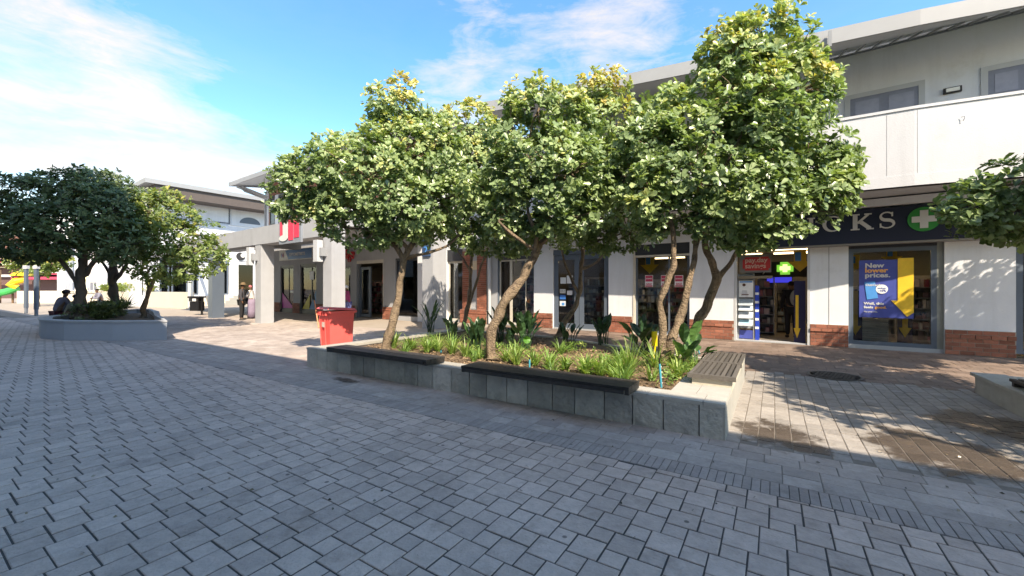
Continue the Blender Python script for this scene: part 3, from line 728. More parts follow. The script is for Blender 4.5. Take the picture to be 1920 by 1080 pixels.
for i, (a, b, D, z, lab, mt_) in enumerate((
    (838, 871, 15.2, 2.2, 'tall shelf of red packets seen in the leftmost shop window', M_goods),
    (960, 1003, 15.0, 2.1, 'tall shelf of dark red goods in the window left of the double door', M_goods),
    (1046, 1086, 16.2, 1.9, 'shelf of red goods behind the left leaf of the grey double door', M_goods),
    (1092, 1140, 15.6, 2.0, 'shelf of goods behind the right leaf of the grey double door', M_goods2),
    (1196, 1240, 16.4, 1.9, 'shelf seen under the hanging yellow arrow in the wide window', M_goods2),
    (1246, 1296, 16.0, 1.7, 'shelf behind the tree stems in the wide window', M_goods),
    (1420, 1452, 15.6, 1.9, 'shelf of boxes just inside the pharmacy entrance', M_goods),
    (1455, 1478, 16.6, 1.7, 'shelf of blue packets deeper inside the pharmacy entrance', M_goods2),
    (1600, 1680, 17.0, 1.6, 'long shelf far behind the blue price poster', M_goods2),
    (1702, 1762, 15.6, 1.9, 'shelf of pink and green packets right of the blue price poster', M_goods))):
    shelf(FB, sl(a, D), sl(b, D), D, z, lab, mt_)

# big navy sign
sg = thing('shop_sign', 'long navy fascia sign with white serif capitals and a green cross disc', 'sign', FB.P(3, 13.5, 2.7))
SGD = 13.46; szb, szt = 2.68, 3.52
MB().box(FB, FB.at(1400, SGD), SR, SGD, D0B-.002, szb, szt).build('panel', M_navy, sg)
MB().box(FB, FB.at(1400, SGD), SR, SGD-.02, D0B, szb-.05, szb-.002).build('lower_trim', pbr('sign_trim', (.2, .19, .17), .6), sg)
lh = .40; zb = FB.zz(1616, 431, SGD)
def serif_letter(ch, s):
    """sans outline with slab serifs added"""
    D = SGD-.03; mb = MB(); w = lh
    if ch == 'K':
        mb.box(FB, s, s+.09, D, D+.028, zb, zb+lh)
        for z in (zb, zb+lh-.03): mb.box(FB, s-.04, s+.13, D-.001, D+.028, z, z+.03)
        for (p, q, th) in (((.09, .17), (.30, lh-.02), .05), ((.13, .22), (.33, .02), .085)):
            a = Vector(p); c = Vector(q); d = (c-a).normalized(); nn_ = Vector((-d.y, d.x))*th/2
            pts = [a-nn_, c-nn_, c+nn_, a+nn_]; P = [FB.P(s+u.x, dd, zb+u.y) for dd in (D+.001, D+.027) for u in pts]
            mb.mesh(P, [(3, 2, 1, 0), (4, 5, 6, 7), (0, 1, 5, 4), (1, 2, 6, 5), (2, 3, 7, 6), (3, 0, 4, 7)])
        mb.box(FB, s+.26, s+.40, D-.002, D+.028, zb, zb+.03); mb.box(FB, s+.22, s+.36, D-.002, D+.028, zb+lh-.03, zb+lh)
    elif ch in 'IL':
        mb.box(FB, s, s+.09, D, D+.028, zb, zb+lh)
        for z in (zb, zb+lh-.03): mb.box(FB, s-.04, s+.13, D-.001, D+.028, z, z+.03)
        if ch == 'L': mb.box(FB, s+.09, s+.3, D-.002, D+.028, zb, zb+.035); mb.box(FB, s+.27, s+.3, D-.003, D+.028, zb, zb+.11)
    else:
        k = 26; th0 = .06; pts = []
        if ch == 'C':
            cx, cz, rx, rz = .2, lh/2, .175, lh/2-.015
            for i in range(k+1):
                a = R(48+i*(312-48)/k); wd = .03+.05*max(0, -math.cos(a))**1.2; pts.append((cx+rx*math.cos(a), cz+rz*math.sin(a), wd))
        else:
            for i in range(k+1):
                u = i/k
                if u < .5: a = R(25+u*2*245); cx, cz, rx, rz = .16, lh*.74, .11, lh*.235
                else: a = R(90-(u-.5)*2*250); cx, cz, rx, rz = .165, lh*.265, .125, lh*.24
                x, z = cx+rx*math.cos(a), cz+rz*math.sin(a)
                wd = .028+.05*math.exp(-((u-.5)/.17)**2); pts.append((x, z, wd))
        for i in range(k):
            (x0, z0, w0), (x1, z1, w1) = pts[i], pts[i+1]
            d = Vector((x1-x0, z1-z0)); 
            if d.length < 1e-5: continue
            d.normalize(); n1 = Vector((-d.y, d.x))
            q = [(x0-n1.x*w0/2-d.x*.008, z0-n1.y*w0/2-d.y*.008), (x1-n1.x*w1/2+d.x*.008, z1-n1.y*w1/2+d.y*.008), (x1+n1.x*w1/2+d.x*.008, z1+n1.y*w1/2+d.y*.008), (x0+n1.x*w0/2-d.x*.008, z0+n1.y*w0/2-d.y*.008)]
            P = [FB.P(s+u, dd+(i % 2)*.0006, zb+v) for dd in (D, D+.027) for u, v in q]
            mb.mesh(P, [(3, 2, 1, 0), (4, 5, 6, 7), (0, 1, 5, 4), (1, 2, 6, 5), (2, 3, 7, 6), (3, 0, 4, 7)])
        for (x, z) in ((pts[0][0], pts[0][1]),)+(((pts[-1][0], pts[-1][1]),) if ch == 'S' else ()): mb.box(FB, s+x-.014, s+x+.014, D-.002, D+.028, zb+z-.05, zb+z+.05)
    mb.build('letter', M_letter, sg)
sK = FB.at(1599, SGD); sS = FB.at(1646, SGD); step = .62
for ch, s in (('S', sS), ('K', sK), ('C', sK-.60), ('I', sK-.90), ('L', sK-1.42), ('C', sK-2.03)): serif_letter(ch, s)
sc_ = FB.at(1732, SGD); zc_ = FB.zz(1732, 411, SGD)
def disc(fr, s, D, z, r, th, mat, parent, name, n=36, sx=1.0):
    P = [fr.P(s+r*sx*math.cos(2*math.pi*k/n), dd, z+r*math.sin(2*math.pi*k/n)) for dd in (D, D+th) for k in range(n)]
    return MB().mesh(P, [tuple(range(n)), tuple(range(2*n-1, n-1, -1))]+[(k, n+k, n+(k+1) % n, (k+1) % n) for k in range(n)]).build(name, mat, parent)
disc(FB, sc_, SGD-.03, zc_, .285, .028, M_green, sg, 'green_disc')
m_ = MB(); m_.box(FB, sc_-.21, sc_+.21, SGD-.045, SGD-.031, zc_-.07, zc_+.07); m_.box(FB, sc_-.07, sc_+.07, SGD-.0455, SGD-.0305, zc_-.21, zc_+.21); m_.build('cross', M_letter, sg)

# balcony: parapet, slab edge, soffit (polyline in plan, measured from the photo)
def strip(fr, pts, D_in, z0, z1, name, mat, parent, dz=None):
    """solid band whose front follows pts [(s,D)], going back D_in"""
    P = []; n = len(pts)
    for z in (z0, z1):
        for (s, D) in pts: P.append(fr.P(s, D, z))
        for (s, D) in pts: P.append(fr.P(s, D+D_in, z))
    f = []
    for i in range(n-1):
        f += [(i, i+1, 2*n+i+1, 2*n+i), (n+i+1, n+i, 3*n+i, 3*n+i+1), (i, n+i, n+i+1, i+1), (2*n+i, 2*n+i+1, 3*n+i+1, 3*n+i)]
    f += [(0, 2*n, 3*n, n), (n-1, 2*n-1, 4*n-1, 3*n-1)]
    return MB().mesh(P, f).build(name, mat, parent)
par = [(sB(915), 12.3), (-4, 12.25), (-1, 12.2), (.6, 12.2), (2.0, 12.3), (3.6, 12.58), (5.2, 12.95), (7.4, 13.5)]
par = [(s, D) for s, D in par]
M_par = pbr('parapet_paint', (.50, .52, .55), .85, .05, .9, .35, 45, streak=.10, dirt=((.36, .36, .35), .8, .58, .4))
strip(FB, par, .18, 4.02, 5.44, 'parapet', M_par, shop)
strip(FB, [(s, D-.025) for s, D in par], .23, 5.441, 5.50, 'parapet_cap', M_par, shop)
strip(FB, [(s, D-.012) for s, D in par], .20, 3.78, 4.019, 'slab_edge', M_par, shop)
pb = par; P = [FB.P(s, D, 3.85) for s, D in pb]+[FB.P(s, D0B, 3.85) for s, D in reversed(pb)]
n_ = len(P); MB().mesh([p-Vector((0, 0, .07)) for p in P]+P, [tuple(range(n_-1, -1, -1)), tuple(range(n_, 2*n_))]).build('balcony_soffit', M_soffit, shop)
for s in (1.55, 2.05):
    D = np.interp(s, [p[0] for p in par], [p[1] for p in par]); MB().box(FB, s-.005, s+.005, D-.004, D+.01, 4.05, 5.42).build('joint', M_grey, shop)
MB().box(FB, FB.at(1400, 13.3)-.0, SR, D0B-.34, D0B-.03, 3.56, 3.74).build('ledge', M_white, shop)
# upper windows (tops of balcony doors), bulkhead lamp
for a, b in ((1594, 1722), (1852, 1990)):
    s0, s1 = sB(a), sB(b); z1 = 6.42
    for (u, v) in ((s0-.11, s0), (s1, s1+.11)): MB().box(FB, u, v, D0B-.03, D0B, 4.1, z1+.11).build('window_surround', M_soffit, shop)
    MB().box(FB, s0, s1, D0B-.03, D0B, z1, z1+.11).build('window_surround', M_soffit, shop)
    m_ = MB().box(FB, s0, s1, D0B-.02, D0B-.001, 4.1, z1); d_ = m_.build('balcony_door', pbr('lilac_grey', (.20, .22, .28), .5), shop)
    w = (s1-s0)/2
    for k in range(2):
        MB().box(FB, s0+k*w+.10, s0+(k+1)*w-.08, D0B-.028, D0B-.0205, 5.9, 6.32).build('door_panel', pbr('lilac_grey_light', (.27, .29, .36), .25), d_)
        MB().box(FB, s0+k*w+.10, s0+(k+1)*w-.08, D0B-.028, D0B-.0205, 4.3, 5.8).build('door_panel', MATS['lilac_grey_light'], d_)
s = sB(1785); z = FB.zz(1785, 170, D0B)
bl = thing('bulkhead_lamp', 'black framed white bulkhead lamp on the upper wall between the two windows', 'lamp', FB.P(s, D0B, z))
MB().box(FB, s-.15, s+.15, D0B-.06, D0B-.002, z-.065, z+.065).build('housing', M_dark, bl)
MB().box(FB, s-.11, s+.11, D0B-.09, D0B-.061, z-.04, z+.04).build('diffuser', pbr('lamp_white', (.8, .8, .75), .4), bl)
s = 2.75; bl = thing('wall_hook', 'small metal hook stuck on the balcony parapet', 'hook', FB.P(s, 12.1, 5.1))
D = np.interp(s, [p[0] for p in par], [p[1] for p in par])-.03
MB().tube([FB.P(s-.03, D, 5.12), FB.P(s+.02, D-.02, 5.12), FB.P(s+.012, D-.02, 5.07), FB.P(s, D, 5.04)], .006, 6).build('bracket', M_slategrey, bl)
# roof: fascia, fins, soffit rising to the wall
rf = [(-8.2, 9.75), (-7.7, 9.9), (-5.6, 10.35), (-3.8, 10.75), (-1.5, 11.2), (.3, 11.47), (2, 11.75), (3.5, 12.1), (5.5, 12.6), (7.5, 13.2)]
strip(FB, rf, .06, 6.98, 7.30, 'roof_fascia', M_roof, shop)
def loft(A, Bp, name, mat, parent):
    n = len(A); return MB().mesh(A+Bp, [(i, i+1, n+i+1, n+i) for i in range(n-1)]).build(name, mat, parent)
midl = lambda s, D, k: FB.P(s, D+(D0B-D)*k, 7.02+.58*k)
loft([midl(s, D, .02) for s, D in rf], [midl(s, D, .55) for s, D in rf], 'soffit', M_soffit, shop)
loft([midl(s, D, .55)+Vector((0, 0, .06)) for s, D in rf], [midl(s, D, 1)+Vector((0, 0, .06)) for s, D in rf], 'soffit', pbr('soffit_green_grey', (.40, .42, .42), .8), shop)
loft([FB.P(s, D, 7.301) for s, D in rf], [FB.P(s, 19, 8.9) for s, D in rf], 'roof_sheet', M_roof, shop)
s = -8
while s < 7:
    D = np.interp(s, [p[0] for p in rf], [p[1] for p in rf]); a = midl(s, D, .56); b = midl(s-.12, D, .98)
    MB().bar(a-Vector((0, 0, .01)), b-Vector((0, 0, .01)), .025, .05).build('fin', M_grey, shop); s += .33
strip(FB, [(s, D+(D0B-D)*.93) for s, D in rf], .05, 7.51, 7.54, 'vent_edge', M_slategrey, shop)
MB().box(FB, sB(1547)-.03, sB(1547)+.03, 11.35, 11.45, 6.85, 7.2).build('gutter_outlet', M_roof, shop)
# building rear bulk
MB().box(FB, SL, SR, 21.7, 21.9, 0, 8.8).build('rear_wall', M_white, shop)
MB().box(FB, SL, SL+.2, 14.01, 21.69, 0, 7.6).build('side_wall', M_white, shop)
MB().box(FB, SR-.2, SR, 14.01, 21.69, 0, 7.6).build('side_wall', M_white, shop)

# ---------------- things in and on the shopfront
M_blue = pbr('poster_blue', (.06, .085, .33), .4); M_yel = pbr('poster_yellow', (.78, .50, .05), .4); M_orange = pbr('print_orange', (.85, .42, .12), .4)
M_cardb = pbr('card_blue', (.06, .28, .65), .4); M_cardw = pbr('paper_white', (.75, .77, .78), .5)
PD_ = D0B+.074
pz = lambda y, px=1660: FB.zz(px, y, PD_)
ps0, ps1 = FB.at(1611, PD_), FB.at(1713, PD_)
po = thing('price_poster', 'large dark blue price poster with white words and a big yellow down arrow', 'poster', FB.P((ps0+ps1)/2, PD_, 1.0))
zt_, zb_ = pz(487), pz(596)
MB().box(FB, ps0, ps1, PD_, PD_+.012, zb_, zt_).build('board', M_blue, po)
wd = ps1-ps0; hg = zt_-zb_
def arrow(fr, s, D, z0, z1, w, hw, hh, mat, parent, th=.01, name='arrow'):   # downwards
    p = [(s-w/2, z1), (s-w/2, z0+hh), (s-hw/2, z0+hh), (s, z0), (s+hw/2, z0+hh), (s+w/2, z0+hh), (s+w/2, z1)]
    n = len(p); P = [fr.P(a, dd, z) for dd in (D, D+th) for a, z in p]
    return MB().mesh(P, [tuple(range(n)), tuple(range(2*n-1, n-1, -1))]+[(k, n+k, n+(k+1) % n, (k+1) % n) for k in range(n)]).build(name, mat, parent)
p = [(.72, 1.02), (.72, .30), (.60, .30), (.885, .03), (1.0, .10), (1.0, 1.02)]
P = [FB.P(ps0+u*wd, dd, zb_+v*hg) for dd in (PD_-.014, PD_-.002) for u, v in p]; n_ = len(p)
MB().mesh(P, [tuple(range(n_)), tuple(range(2*n_-1, n_-1, -1))]+[(k, n_+k, n_+(k+1) % n_, (k+1) % n_) for k in range(n_)]).build('arrow', M_yel, po)
T = lambda b, u, v, sz, mt_=M_letter, off=.004, **k: text(b, FB, ps0+u*wd, PD_-.004, zb_+v*hg, sz, mt_, po, off=off, **k)
T('New', .11, .87, .16, off=.005, sx=1.15); T('lower', .11, .785, .16, M_orange, off=.005, sx=1.15); T('prices.', .11, .70, .16, off=.005, sx=1.15)
T('Well, this', .09, .225, .085, off=.003, sx=1.15); T('feels ', .09, .16, .085, off=.003, sx=1.15); T('good.', .30, .16, .085, M_orange, off=.003, sx=1.15); T('Play your role.', .09, .09, .045, off=.001)
q = [(.10, .62), (.30, .63), (.36, .34), (.15, .31)]
P = [FB.P(ps0+u*wd, dd, zb_+v*hg) for dd in (PD_-.012, PD_-.002) for u, v in q]
MB().mesh(P, [(0, 1, 2, 3), (7, 6, 5, 4), (0, 4, 5, 1), (1, 5, 6, 2), (2, 6, 7, 3), (3, 7, 4, 0)]).build('card_picture', M_cardb, po)
T2 = text('ClubCard', FB, ps0+.12*wd, PD_-.0135, zb_+.55*hg, .07, M_letter, po, off=.002)
disc(FB, ps0+.43*wd, PD_-.016, zb_+.495*hg, .115, .003, M_cardw, po, 'price_bubble')
text('savings', FB, ps0+.35*wd, PD_-.0185, zb_+.50*hg, .055, M_blue, po, ext=.001, off=.001); text('-10%', FB, ps0+.36*wd, PD_-.0185, zb_+.45*hg, .075, M_blue, po, ext=.001, off=.002)
# hanging yellow arrow signs
def hang(px, py, D, w, label, z1=None):
    s = FB.at(px, D); z = FB.zz(px, py, D)
    t = thing('hanging_arrow', label, 'sign', FB.P(s, D, z), 'yellow arrow signs hanging in the shop')
    arrow(FB, s, D, z-w*.75, z+w*.55, w*.62, w*1.25, w*.62, M_yel, t)
    m_ = MB(); m_.box(FB, s-w*.25, s+w*.05, D-.012, D-.002, z-.1*w, z+.42*w); m_.build('card_picture', M_cardb, t)
    m_ = MB(); m_.tube([FB.P(s, D, z+w*.55), FB.P(s, D, 2.98)], .004, 5); m_.build('string', M_dark, t)
hang(1218, 493, 14.3, .5, 'yellow arrow sign hanging in the left half of the wide window')
hang(1500, 486, 14.4, .48, 'yellow arrow sign hanging at the right of the pharmacy entrance')
hang(1602, 491, 14.9, .36, 'small yellow arrow sign hanging at the left edge of the poster window')
hang(1672, 478, 14.6, .34, 'yellow arrow sign hanging just above the big blue poster')
# red paper posters in the wide window
M_pinkred = pbr('poster_red', (.50, .05, .10), .5)
for px, lab in ((1217, 'red sale notice nearest the left edge of the wide window'), (1247, 'red sale notice half hidden behind the left tree stem'), (1273, 'red sale notice between the tree stems on the wide window')):
    s = sB(px, D0B+.09); z0, z1 = FB.zz(px, 538, D0B+.09), FB.zz(px, 516, D0B+.09)
    t = thing('window_notice', lab, 'notice', FB.P(s, D0B+.09, z0))
    MB().box(FB, s-.13, s+.13, D0B+.088, D0B+.094, z0, z1).build('sheet', M_cardw, t)
    MB().box(FB, s-.115, s+.115, D0B+.082, D0B+.087, z0+.18, z1-.015).build('red_field', M_pinkred, t)
    MB().box(FB, s-.115, s+.115, D0B+.082, D0B+.087, z0+.01, z0+.05).build('red_strip', M_pinkred, t)
    text('SALE', FB, s, D0B+.080, z0+.07, .085, M_pinkred, t, ext=.001, off=.003, align='CENTER')
    text('SAVINGS', FB, s, D0B+.080, z1-.13, .05, M_cardw, t, ext=.001, off=.001, align='CENTER')
# window stickers on left door leaf
for px, py, w, h, c, lab in ((1056, 526, .24, .24, (.62, .66, .68), 'pale notice sheet, upper left on the double door'), (1068, 524, .24, .30, (.7, .72, .74), 'larger pale notice sheet beside the first on the double door'),
                             (1055, 546, .24, .16, (.6, .63, .62), 'small sheet with figures, third down on the double door'), (1068, 549, .22, .16, (.66, .68, .7), 'narrow white sheet low on the double door'),
                             (1055, 557, .25, .17, (.03, .16, .5), 'blue sticker on the double door'), (1055, 569, .25, .19, (.62, .70, .76), 'white sticker with a blue spot, lowest on the double door')):
    D = D0B+.075; s = FB.at(px, D); z = FB.zz(px, py, D)
    t = thing('window_notice', lab, 'notice', FB.P(s, D, z-h/2))
    MB().box(FB, s-w/2, s+w/2, D, D+.006, z-h/2, z+h/2).build('sheet', pbr('sheet%d' % int(px*7+py), c, .5), t)
    if 'figures' in lab: text('2 7 7', FB, s, D-.003, z-.03, .09, M_dark, t, ext=.001, align='CENTER')
    if 'spot' in lab: disc(FB, s+.02, D-.004, z-.02, .05, .003, M_cardb, t, 'spot', sx=1.3)
# brochure stand in the doorway
D = D0B+.22; s0, s1 = FB.at(1385, D), FB.at(1413, D)
bs = thing('brochure_stand', 'dark brochure stand with a framed portrait poster and four tilted shelves', 'stand', FB.P((s0+s1)/2, D, .03))
m_ = MB(); m_.box(FB, s0-.02, s0+.01, D, D+.05, .03, 1.98); m_.box(FB, s1-.01, s1+.02, D, D+.05, .03, 1.98); m_.box(FB, s0+.01, s1-.01, D+.05, D+.07, .35, 1.98); m_.build('frame', pbr('stand_grey', (.28, .3, .32), .4), bs)
zq0, zq1 = FB.zz(1399, 557, D), FB.zz(1399, 526, D)
pf = MB().box(FB, s0+.012, s1-.012, D-.02, D+.0, zq0, zq1).build('portrait_poster', M_cardw, bs)
MB().box(FB, s0+.03, s1-.03, D-.026, D-.0205, zq1-.06, zq1-.02).build('blue_header', M_cardb, pf)
m_ = MB(); c0 = (s0+s1)/2-.04
disc(FB, c0-.01, D-.027, zq1-.13, .042, .006, pbr('print_skin', (.12, .05, .03), .6), pf, 'printed_head')
MB().mesh([FB.P(c0+u, dd, zq0+v) for dd in (D-.0265, D-.021) for u, v in ((-.09, .03), (.10, .03), (.06, .20), (-.06, .20))], [(0, 1, 2, 3), (7, 6, 5, 4), (0, 4, 5, 1), (1, 5, 6, 2), (2, 6, 7, 3), (3, 7, 4, 0)]).build('printed_shirt', pbr('print_shirt', (.55, .57, .6), .6), pf)
MB().box(FB, c0-.07, c0+.11, D-.03, D-.027, zq0+.06, zq0+.085).build('printed_arm', MATS['print_skin'], pf)
for k, (y, c) in enumerate(((568, (.3, .36, .4)), (578, (.5, .6, .7)), (592, (.6, .65, .72)), (606, (.35, .6, .7)))):
    z = FB.zz(1399, y, D); p = [FB.P(a, d, h) for a, d, h in ((s0+.01, D-.16, z-.05), (s1-.01, D-.16, z-.05), (s1-.01, D, z+.11), (s0+.01, D, z+.11))]
    lo = [q-Vector((0, 0, .02)) for q in p]
    sh_ = MB().mesh(p+lo, [(0, 1, 2, 3), (7, 6, 5, 4), (0, 4, 5, 1), (1, 5, 6, 2), (2, 6, 7, 3), (3, 7, 4, 0)]).build('tilted_shelf', pbr('stand_pale', (.5, .55, .58), .4), bs)
    q = [a+Vector((0, 0, .006)) for a in p]; q2 = [a.lerp(sum(q, Vector())/4, .14) for a in q]
    MB().mesh(q2+[a-Vector((0, 0, .004)) for a in q2], [(0, 1, 2, 3), (7, 6, 5, 4), (0, 4, 5, 1), (1, 5, 6, 2), (2, 6, 7, 3), (3, 7, 4, 0)]).build('leaflet', pbr('leaflet%d' % k, c, .5), sh_)
MB().box(FB, s0+.02, s1-.02, D+.01, D+.04, .05, .30).build('base_panel', M_blue, bs)
# blue post beside it, dark gate panel at right with yellow stripe
s = FB.at(1420, D0B+.25); t = thing('security_gate', 'bright blue security gate post beside the brochure stand', 'gate', FB.P(s, D0B+.25, .03))
MB().box(FB, s-.05, s+.04, D0B+.2, D0B+.5, .03, 1.62).build('post', pbr('gate_blue', (.02, .06, .42), .4), t)
for k in range(5): MB().box(FB, s-.052, s+.042, D0B+.196, D0B+.199, .35+k*.25, .42+k*.25).build('sticker', M_cardw, t)
s = FB.at(1497, D0B+.3); t = thing('promotion_board', 'tall dark blue board with a yellow arrow at the right of the pharmacy entrance', 'board', FB.P(s, D0B+.3, .03))
MB().box(FB, s-.10, s+.16, D0B+.2, D0B+.24, .03, 1.75).build('board', pbr('board_navy', (.02, .02, .07), .4), t)
arrow(FB, s-.03, D0B+.185, .15, 1.35, .07, .16, .28, M_yel, t)
# pay day savings hanging board
D = D0B+.16; s0, s1 = FB.at(1387, D), FB.at(1446, D); z0, z1 = FB.zz(1415, 511, D), FB.zz(1415, 477, D)
t = thing('promotion_sign', 'grey hanging board with a red rounded field reading pay day savings', 'sign', FB.P((s0+s1)/2, D, z0))
MB().box(FB, s0, s1, D, D+.02, z0, z1).build('board', pbr('board_grey', (.16, .16, .15), .5), t)
m_ = MB(); m_.box(FB, s0+.14, s1-.06, D-.02, D-.002, z0+.06, z1-.08); m_.box(FB, s0+.08, s1-.02, D-.019, D-.003, z0+.12, z1-.14); m_.build('red_field', pbr('board_red', (.42, .03, .03), .5), t)
text('pay.day', FB, s0+.14, D-.024, z0+.30, .19, pbr('faded_print', (.5, .33, .27), .6), t, off=.004); text('savings', FB, s0+.14, D-.024, z0+.13, .19, MATS['faded_print'], t, off=.004)
MB().box(FB, s0-.02, s1+.02, D-.05, D+.12, z0-.18, z0-.1).build('rail', pbr('stand_brown', (.2, .17, .12), .6), t)
# lit green cross and screen inside
D = 15.6; s = FB.at(1472, D); z = FB.zz(1472, 503, D); t = thing('lit_cross_sign', 'small lit green cross sign glowing above the counter inside the pharmacy', 'sign', FB.P(s, D, z))
MB().box(FB, s-1.1, s+.9, D+.03, D+.06, z-.28, z+.22).build('panel', M_dark, t)
m_ = MB(); m_.box(FB, s-.22, s+.22, D-.02, D, z-.11, z+.11); m_.box(FB, s-.13, s+.13, D-.021, D-.001, z-.2, z+.2); m_.build('green_cross', pbr('lit_green', (.1, .5, .05), .5, emit=((.2, .7, .1), .22)), t)
m_ = MB(); m_.box(FB, s-.14, s+.14, D-.04, D-.022, z-.06, z+.06); m_.box(FB, s-.06, s+.06, D-.041, D-.0225, z-.12, z+.12); m_.build('bright_cross', pbr('lit_pale', (.7, .8, .4), .5, emit=((.8, .9, .45), .4)), t)
text('y', FB, s-.62, D, z-.1, .34, M_letter, t)
D = 15.9; s = FB.at(1461, D); z = FB.zz(1461, 521, D); t = thing('display_screen', 'glowing blue screen hanging inside the pharmacy entrance', 'screen', FB.P(s, D, z))
MB().box(FB, s-.36, s+.36, D, D+.04, z-.17, z+.17).build('housing', M_black, t); MB().box(FB, s-.34, s+.34, D-.006, D-.001, z-.155, z+.155).build('picture', pbr('screen_blue', (.03, .03, .4), .4, emit=((.04, .05, .8), .25)), t)
# basket stacks behind the poster window
D = 14.25
for px, lab in ((1628, 'left stack of silver shopping baskets under the blue poster'), (1652, 'right stack of silver shopping baskets under the blue poster')):
    s = FB.at(px, D); t = thing('basket_stack', lab, 'baskets', FB.P(s, D, .03))
    for k in range(11):
        z = .12+k*.058; MB().box(FB, s-.15, s+.15, D, D+.3, z, z+.034).build('basket', pbr('basket_grey', (.42, .5, .55), .45, tone='obj', tamt=.2), t)
    MB().box(FB, s-.14, s+.14, D+.02, D+.28, .03, .118).build('base', M_shelf, t)
for px, lab in ((1604, 'tall yellow arrow strip at the left edge of the poster window'), (1697, 'short yellow arrow strip under the right side of the blue poster')):
    D = 14.1; s = FB.at(px, D); zt_2 = FB.zz(px, 545 if px < 1650 else 596, D); t = thing('floor_arrow', lab, 'sign', FB.P(s, D, .2))
    arrow(FB, s, D, .30, zt_2, .10, .24, .25, M_yel, t); MB().box(FB, s-.14, s+.14, D+.015, D+.03, .03, zt_2).build('board', MATS['board_navy'], t)

# ============================================================ ARCADE BUILDING (left of the trees)
DJ, DC = 12.9, 8.2
jb = thing('arcade_building', 'white and brick building with a grey columned arcade at its foot', 'building', FB.P(-18, DJ, 0))
J = {k: FB.at(k, DJ) for k in (500, 522, 526, 550, 563, 593, 612, 640, 657, 668, 719, 741, 783)}
JL, JR = J[500], FB.at(830, D0B)-.02
zj = 2.98
segs = [(JL, J[526]), (J[550], J[563]), (J[593], J[640]), (J[657], J[668]), (J[719], J[741])]
for a, b in segs:
    MB().box(FB, a, b, DJ, DJ+.3, 0, zj).build('wall_pier', M_grey, jb)
for a, b in segs: MB().box(FB, a-.01, b+.01, DJ-.05, DJ-.001, .01, .62).build('brick_plinth', M_mortar, jb)
for ch in [o for o in jb.children if o.name.startswith('brick_plinth')]:
    pass
for (a, b), ch in zip(segs, [o for o in jb.children if o.name.startswith('brick_plinth')]):
    for r in range(7):
        s = a-(.12 if r % 2 else 0)
        while s < b-.02:
            u, v = max(s, a), min(s+.24, b)
            if v-u > .05: piece(BR_FULL, 'brick', ch, FB.P((u+v)/2, DJ-.052-(.02 if r == 5 else 0), .055+r*.087), -FB.a, ((v-u-.012)/.228, 1, .95))
            s += .24
MB().box(FB, J[783], JR, DJ, DJ+.3, 0, 4.3).build('wall_pier', M_white, jb)
MB().box(FB, JL, J[783], DJ+.001, DJ+.3, zj, 4.3).build('wall_band', M_grey, jb)
MB().box(FB, JL, JR, DJ-.12, DJ+.3, 4.3, 5.65).build('fascia_band', M_white, jb)
M_farbrick = pbr('far_brickwork', (.40, .15, .08), .85, .15, 3)
nt = M_farbrick.node_tree; bt = nt.nodes.new('ShaderNodeTexBrick'); tcn = nt.nodes.new('ShaderNodeTexCoord'); mpn = nt.nodes.new('ShaderNodeMapping')
nt.links.new(tcn.outputs['Object'], mpn.inputs[0]); mpn.inputs['Rotation'].default_value = (R(90), 0, FB.a); mpn.inputs['Scale'].default_value = (1, 1, 1)
nt.links.new(mpn.outputs[0], bt.inputs['Vector']); bt.inputs['Scale'].default_value = 1; bt.inputs['Brick Width'].default_value = .24; bt.inputs['Row Height'].default_value = .087; bt.inputs['Mortar Size'].default_value = .008
bt.inputs['Color1'].default_value = (.40, .15, .08, 1); bt.inputs['Color2'].default_value = (.30, .10, .06, 1); bt.inputs['Mortar'].default_value = (.35, .3, .25, 1)
nt.links.new(bt.outputs[0], nt.nodes['Principled BSDF'].inputs['Base Color'])
MB().box(FB, JL+.001, JR, DJ, DJ+.3, 5.65, 8.5).build('upper_brick_wall', M_farbrick, jb)
MB().box(FB, JL-.02, JL+.32, DJ-.03, DJ+.4, 4.3, 8.5).build('corner_post', M_white, jb)
window(jb, FB, FB.at(507, DJ), FB.at(517, DJ), 5.7, 7.6, DJ-.05, .08, mat=M_darkframe, g=M_skyglass)
MB().box(FB, FB.at(517, DJ)+.02, FB.at(523, DJ), DJ-.06, DJ-.0, 5.7, 7.6).build('window_surround', M_white, jb)
window(jb, FB, FB.at(523, DJ)+.02, FB.at(545, DJ), 5.7, 7.6, DJ-.05, .08, mat=M_frame, g=M_skyglass)
MB().box(FB, JL, JR, DJ+8, DJ+8.3, 0, 9.5).build('rear_wall', M_white, jb)
MB().box(FB, JL, JL+.3, DJ+.31, DJ+7.99, 0, 8.6).build('side_wall', M_white, jb)
# roof
RL = FB.at(429, 10.8)
A = [(RL, 10.8), (FB.at(795, 10.8), 10.8)]
strip(FB, A, .08, 8.0, 8.24, 'roof_fascia', M_roof, jb)
loft([FB.P(s, D, 8.05) for s, D in A], [FB.P(s, 13.2, 8.55) for s, D in A], 'soffit', M_soffit, jb)
loft([FB.P(s, D, 8.241) for s, D in A], [FB.P(s, 21, 9.9) for s, D in A], 'roof_sheet', M_roof, jb)
MB().mesh([FB.P(RL, 10.8, 8.0), FB.P(RL, 21, 9.5), FB.P(RL, 21, 9.9), FB.P(RL, 10.8, 8.24), FB.P(RL+.08, 10.8, 8.0), FB.P(RL+.08, 21, 9.5), FB.P(RL+.08, 21, 9.9), FB.P(RL+.08, 10.8, 8.24)], [(0, 3, 2, 1), (4, 5, 6, 7), (0, 1, 5, 4), (3, 7, 6, 2), (0, 4, 7, 3), (1, 2, 6, 5)]).build('verge', M_roof, jb)
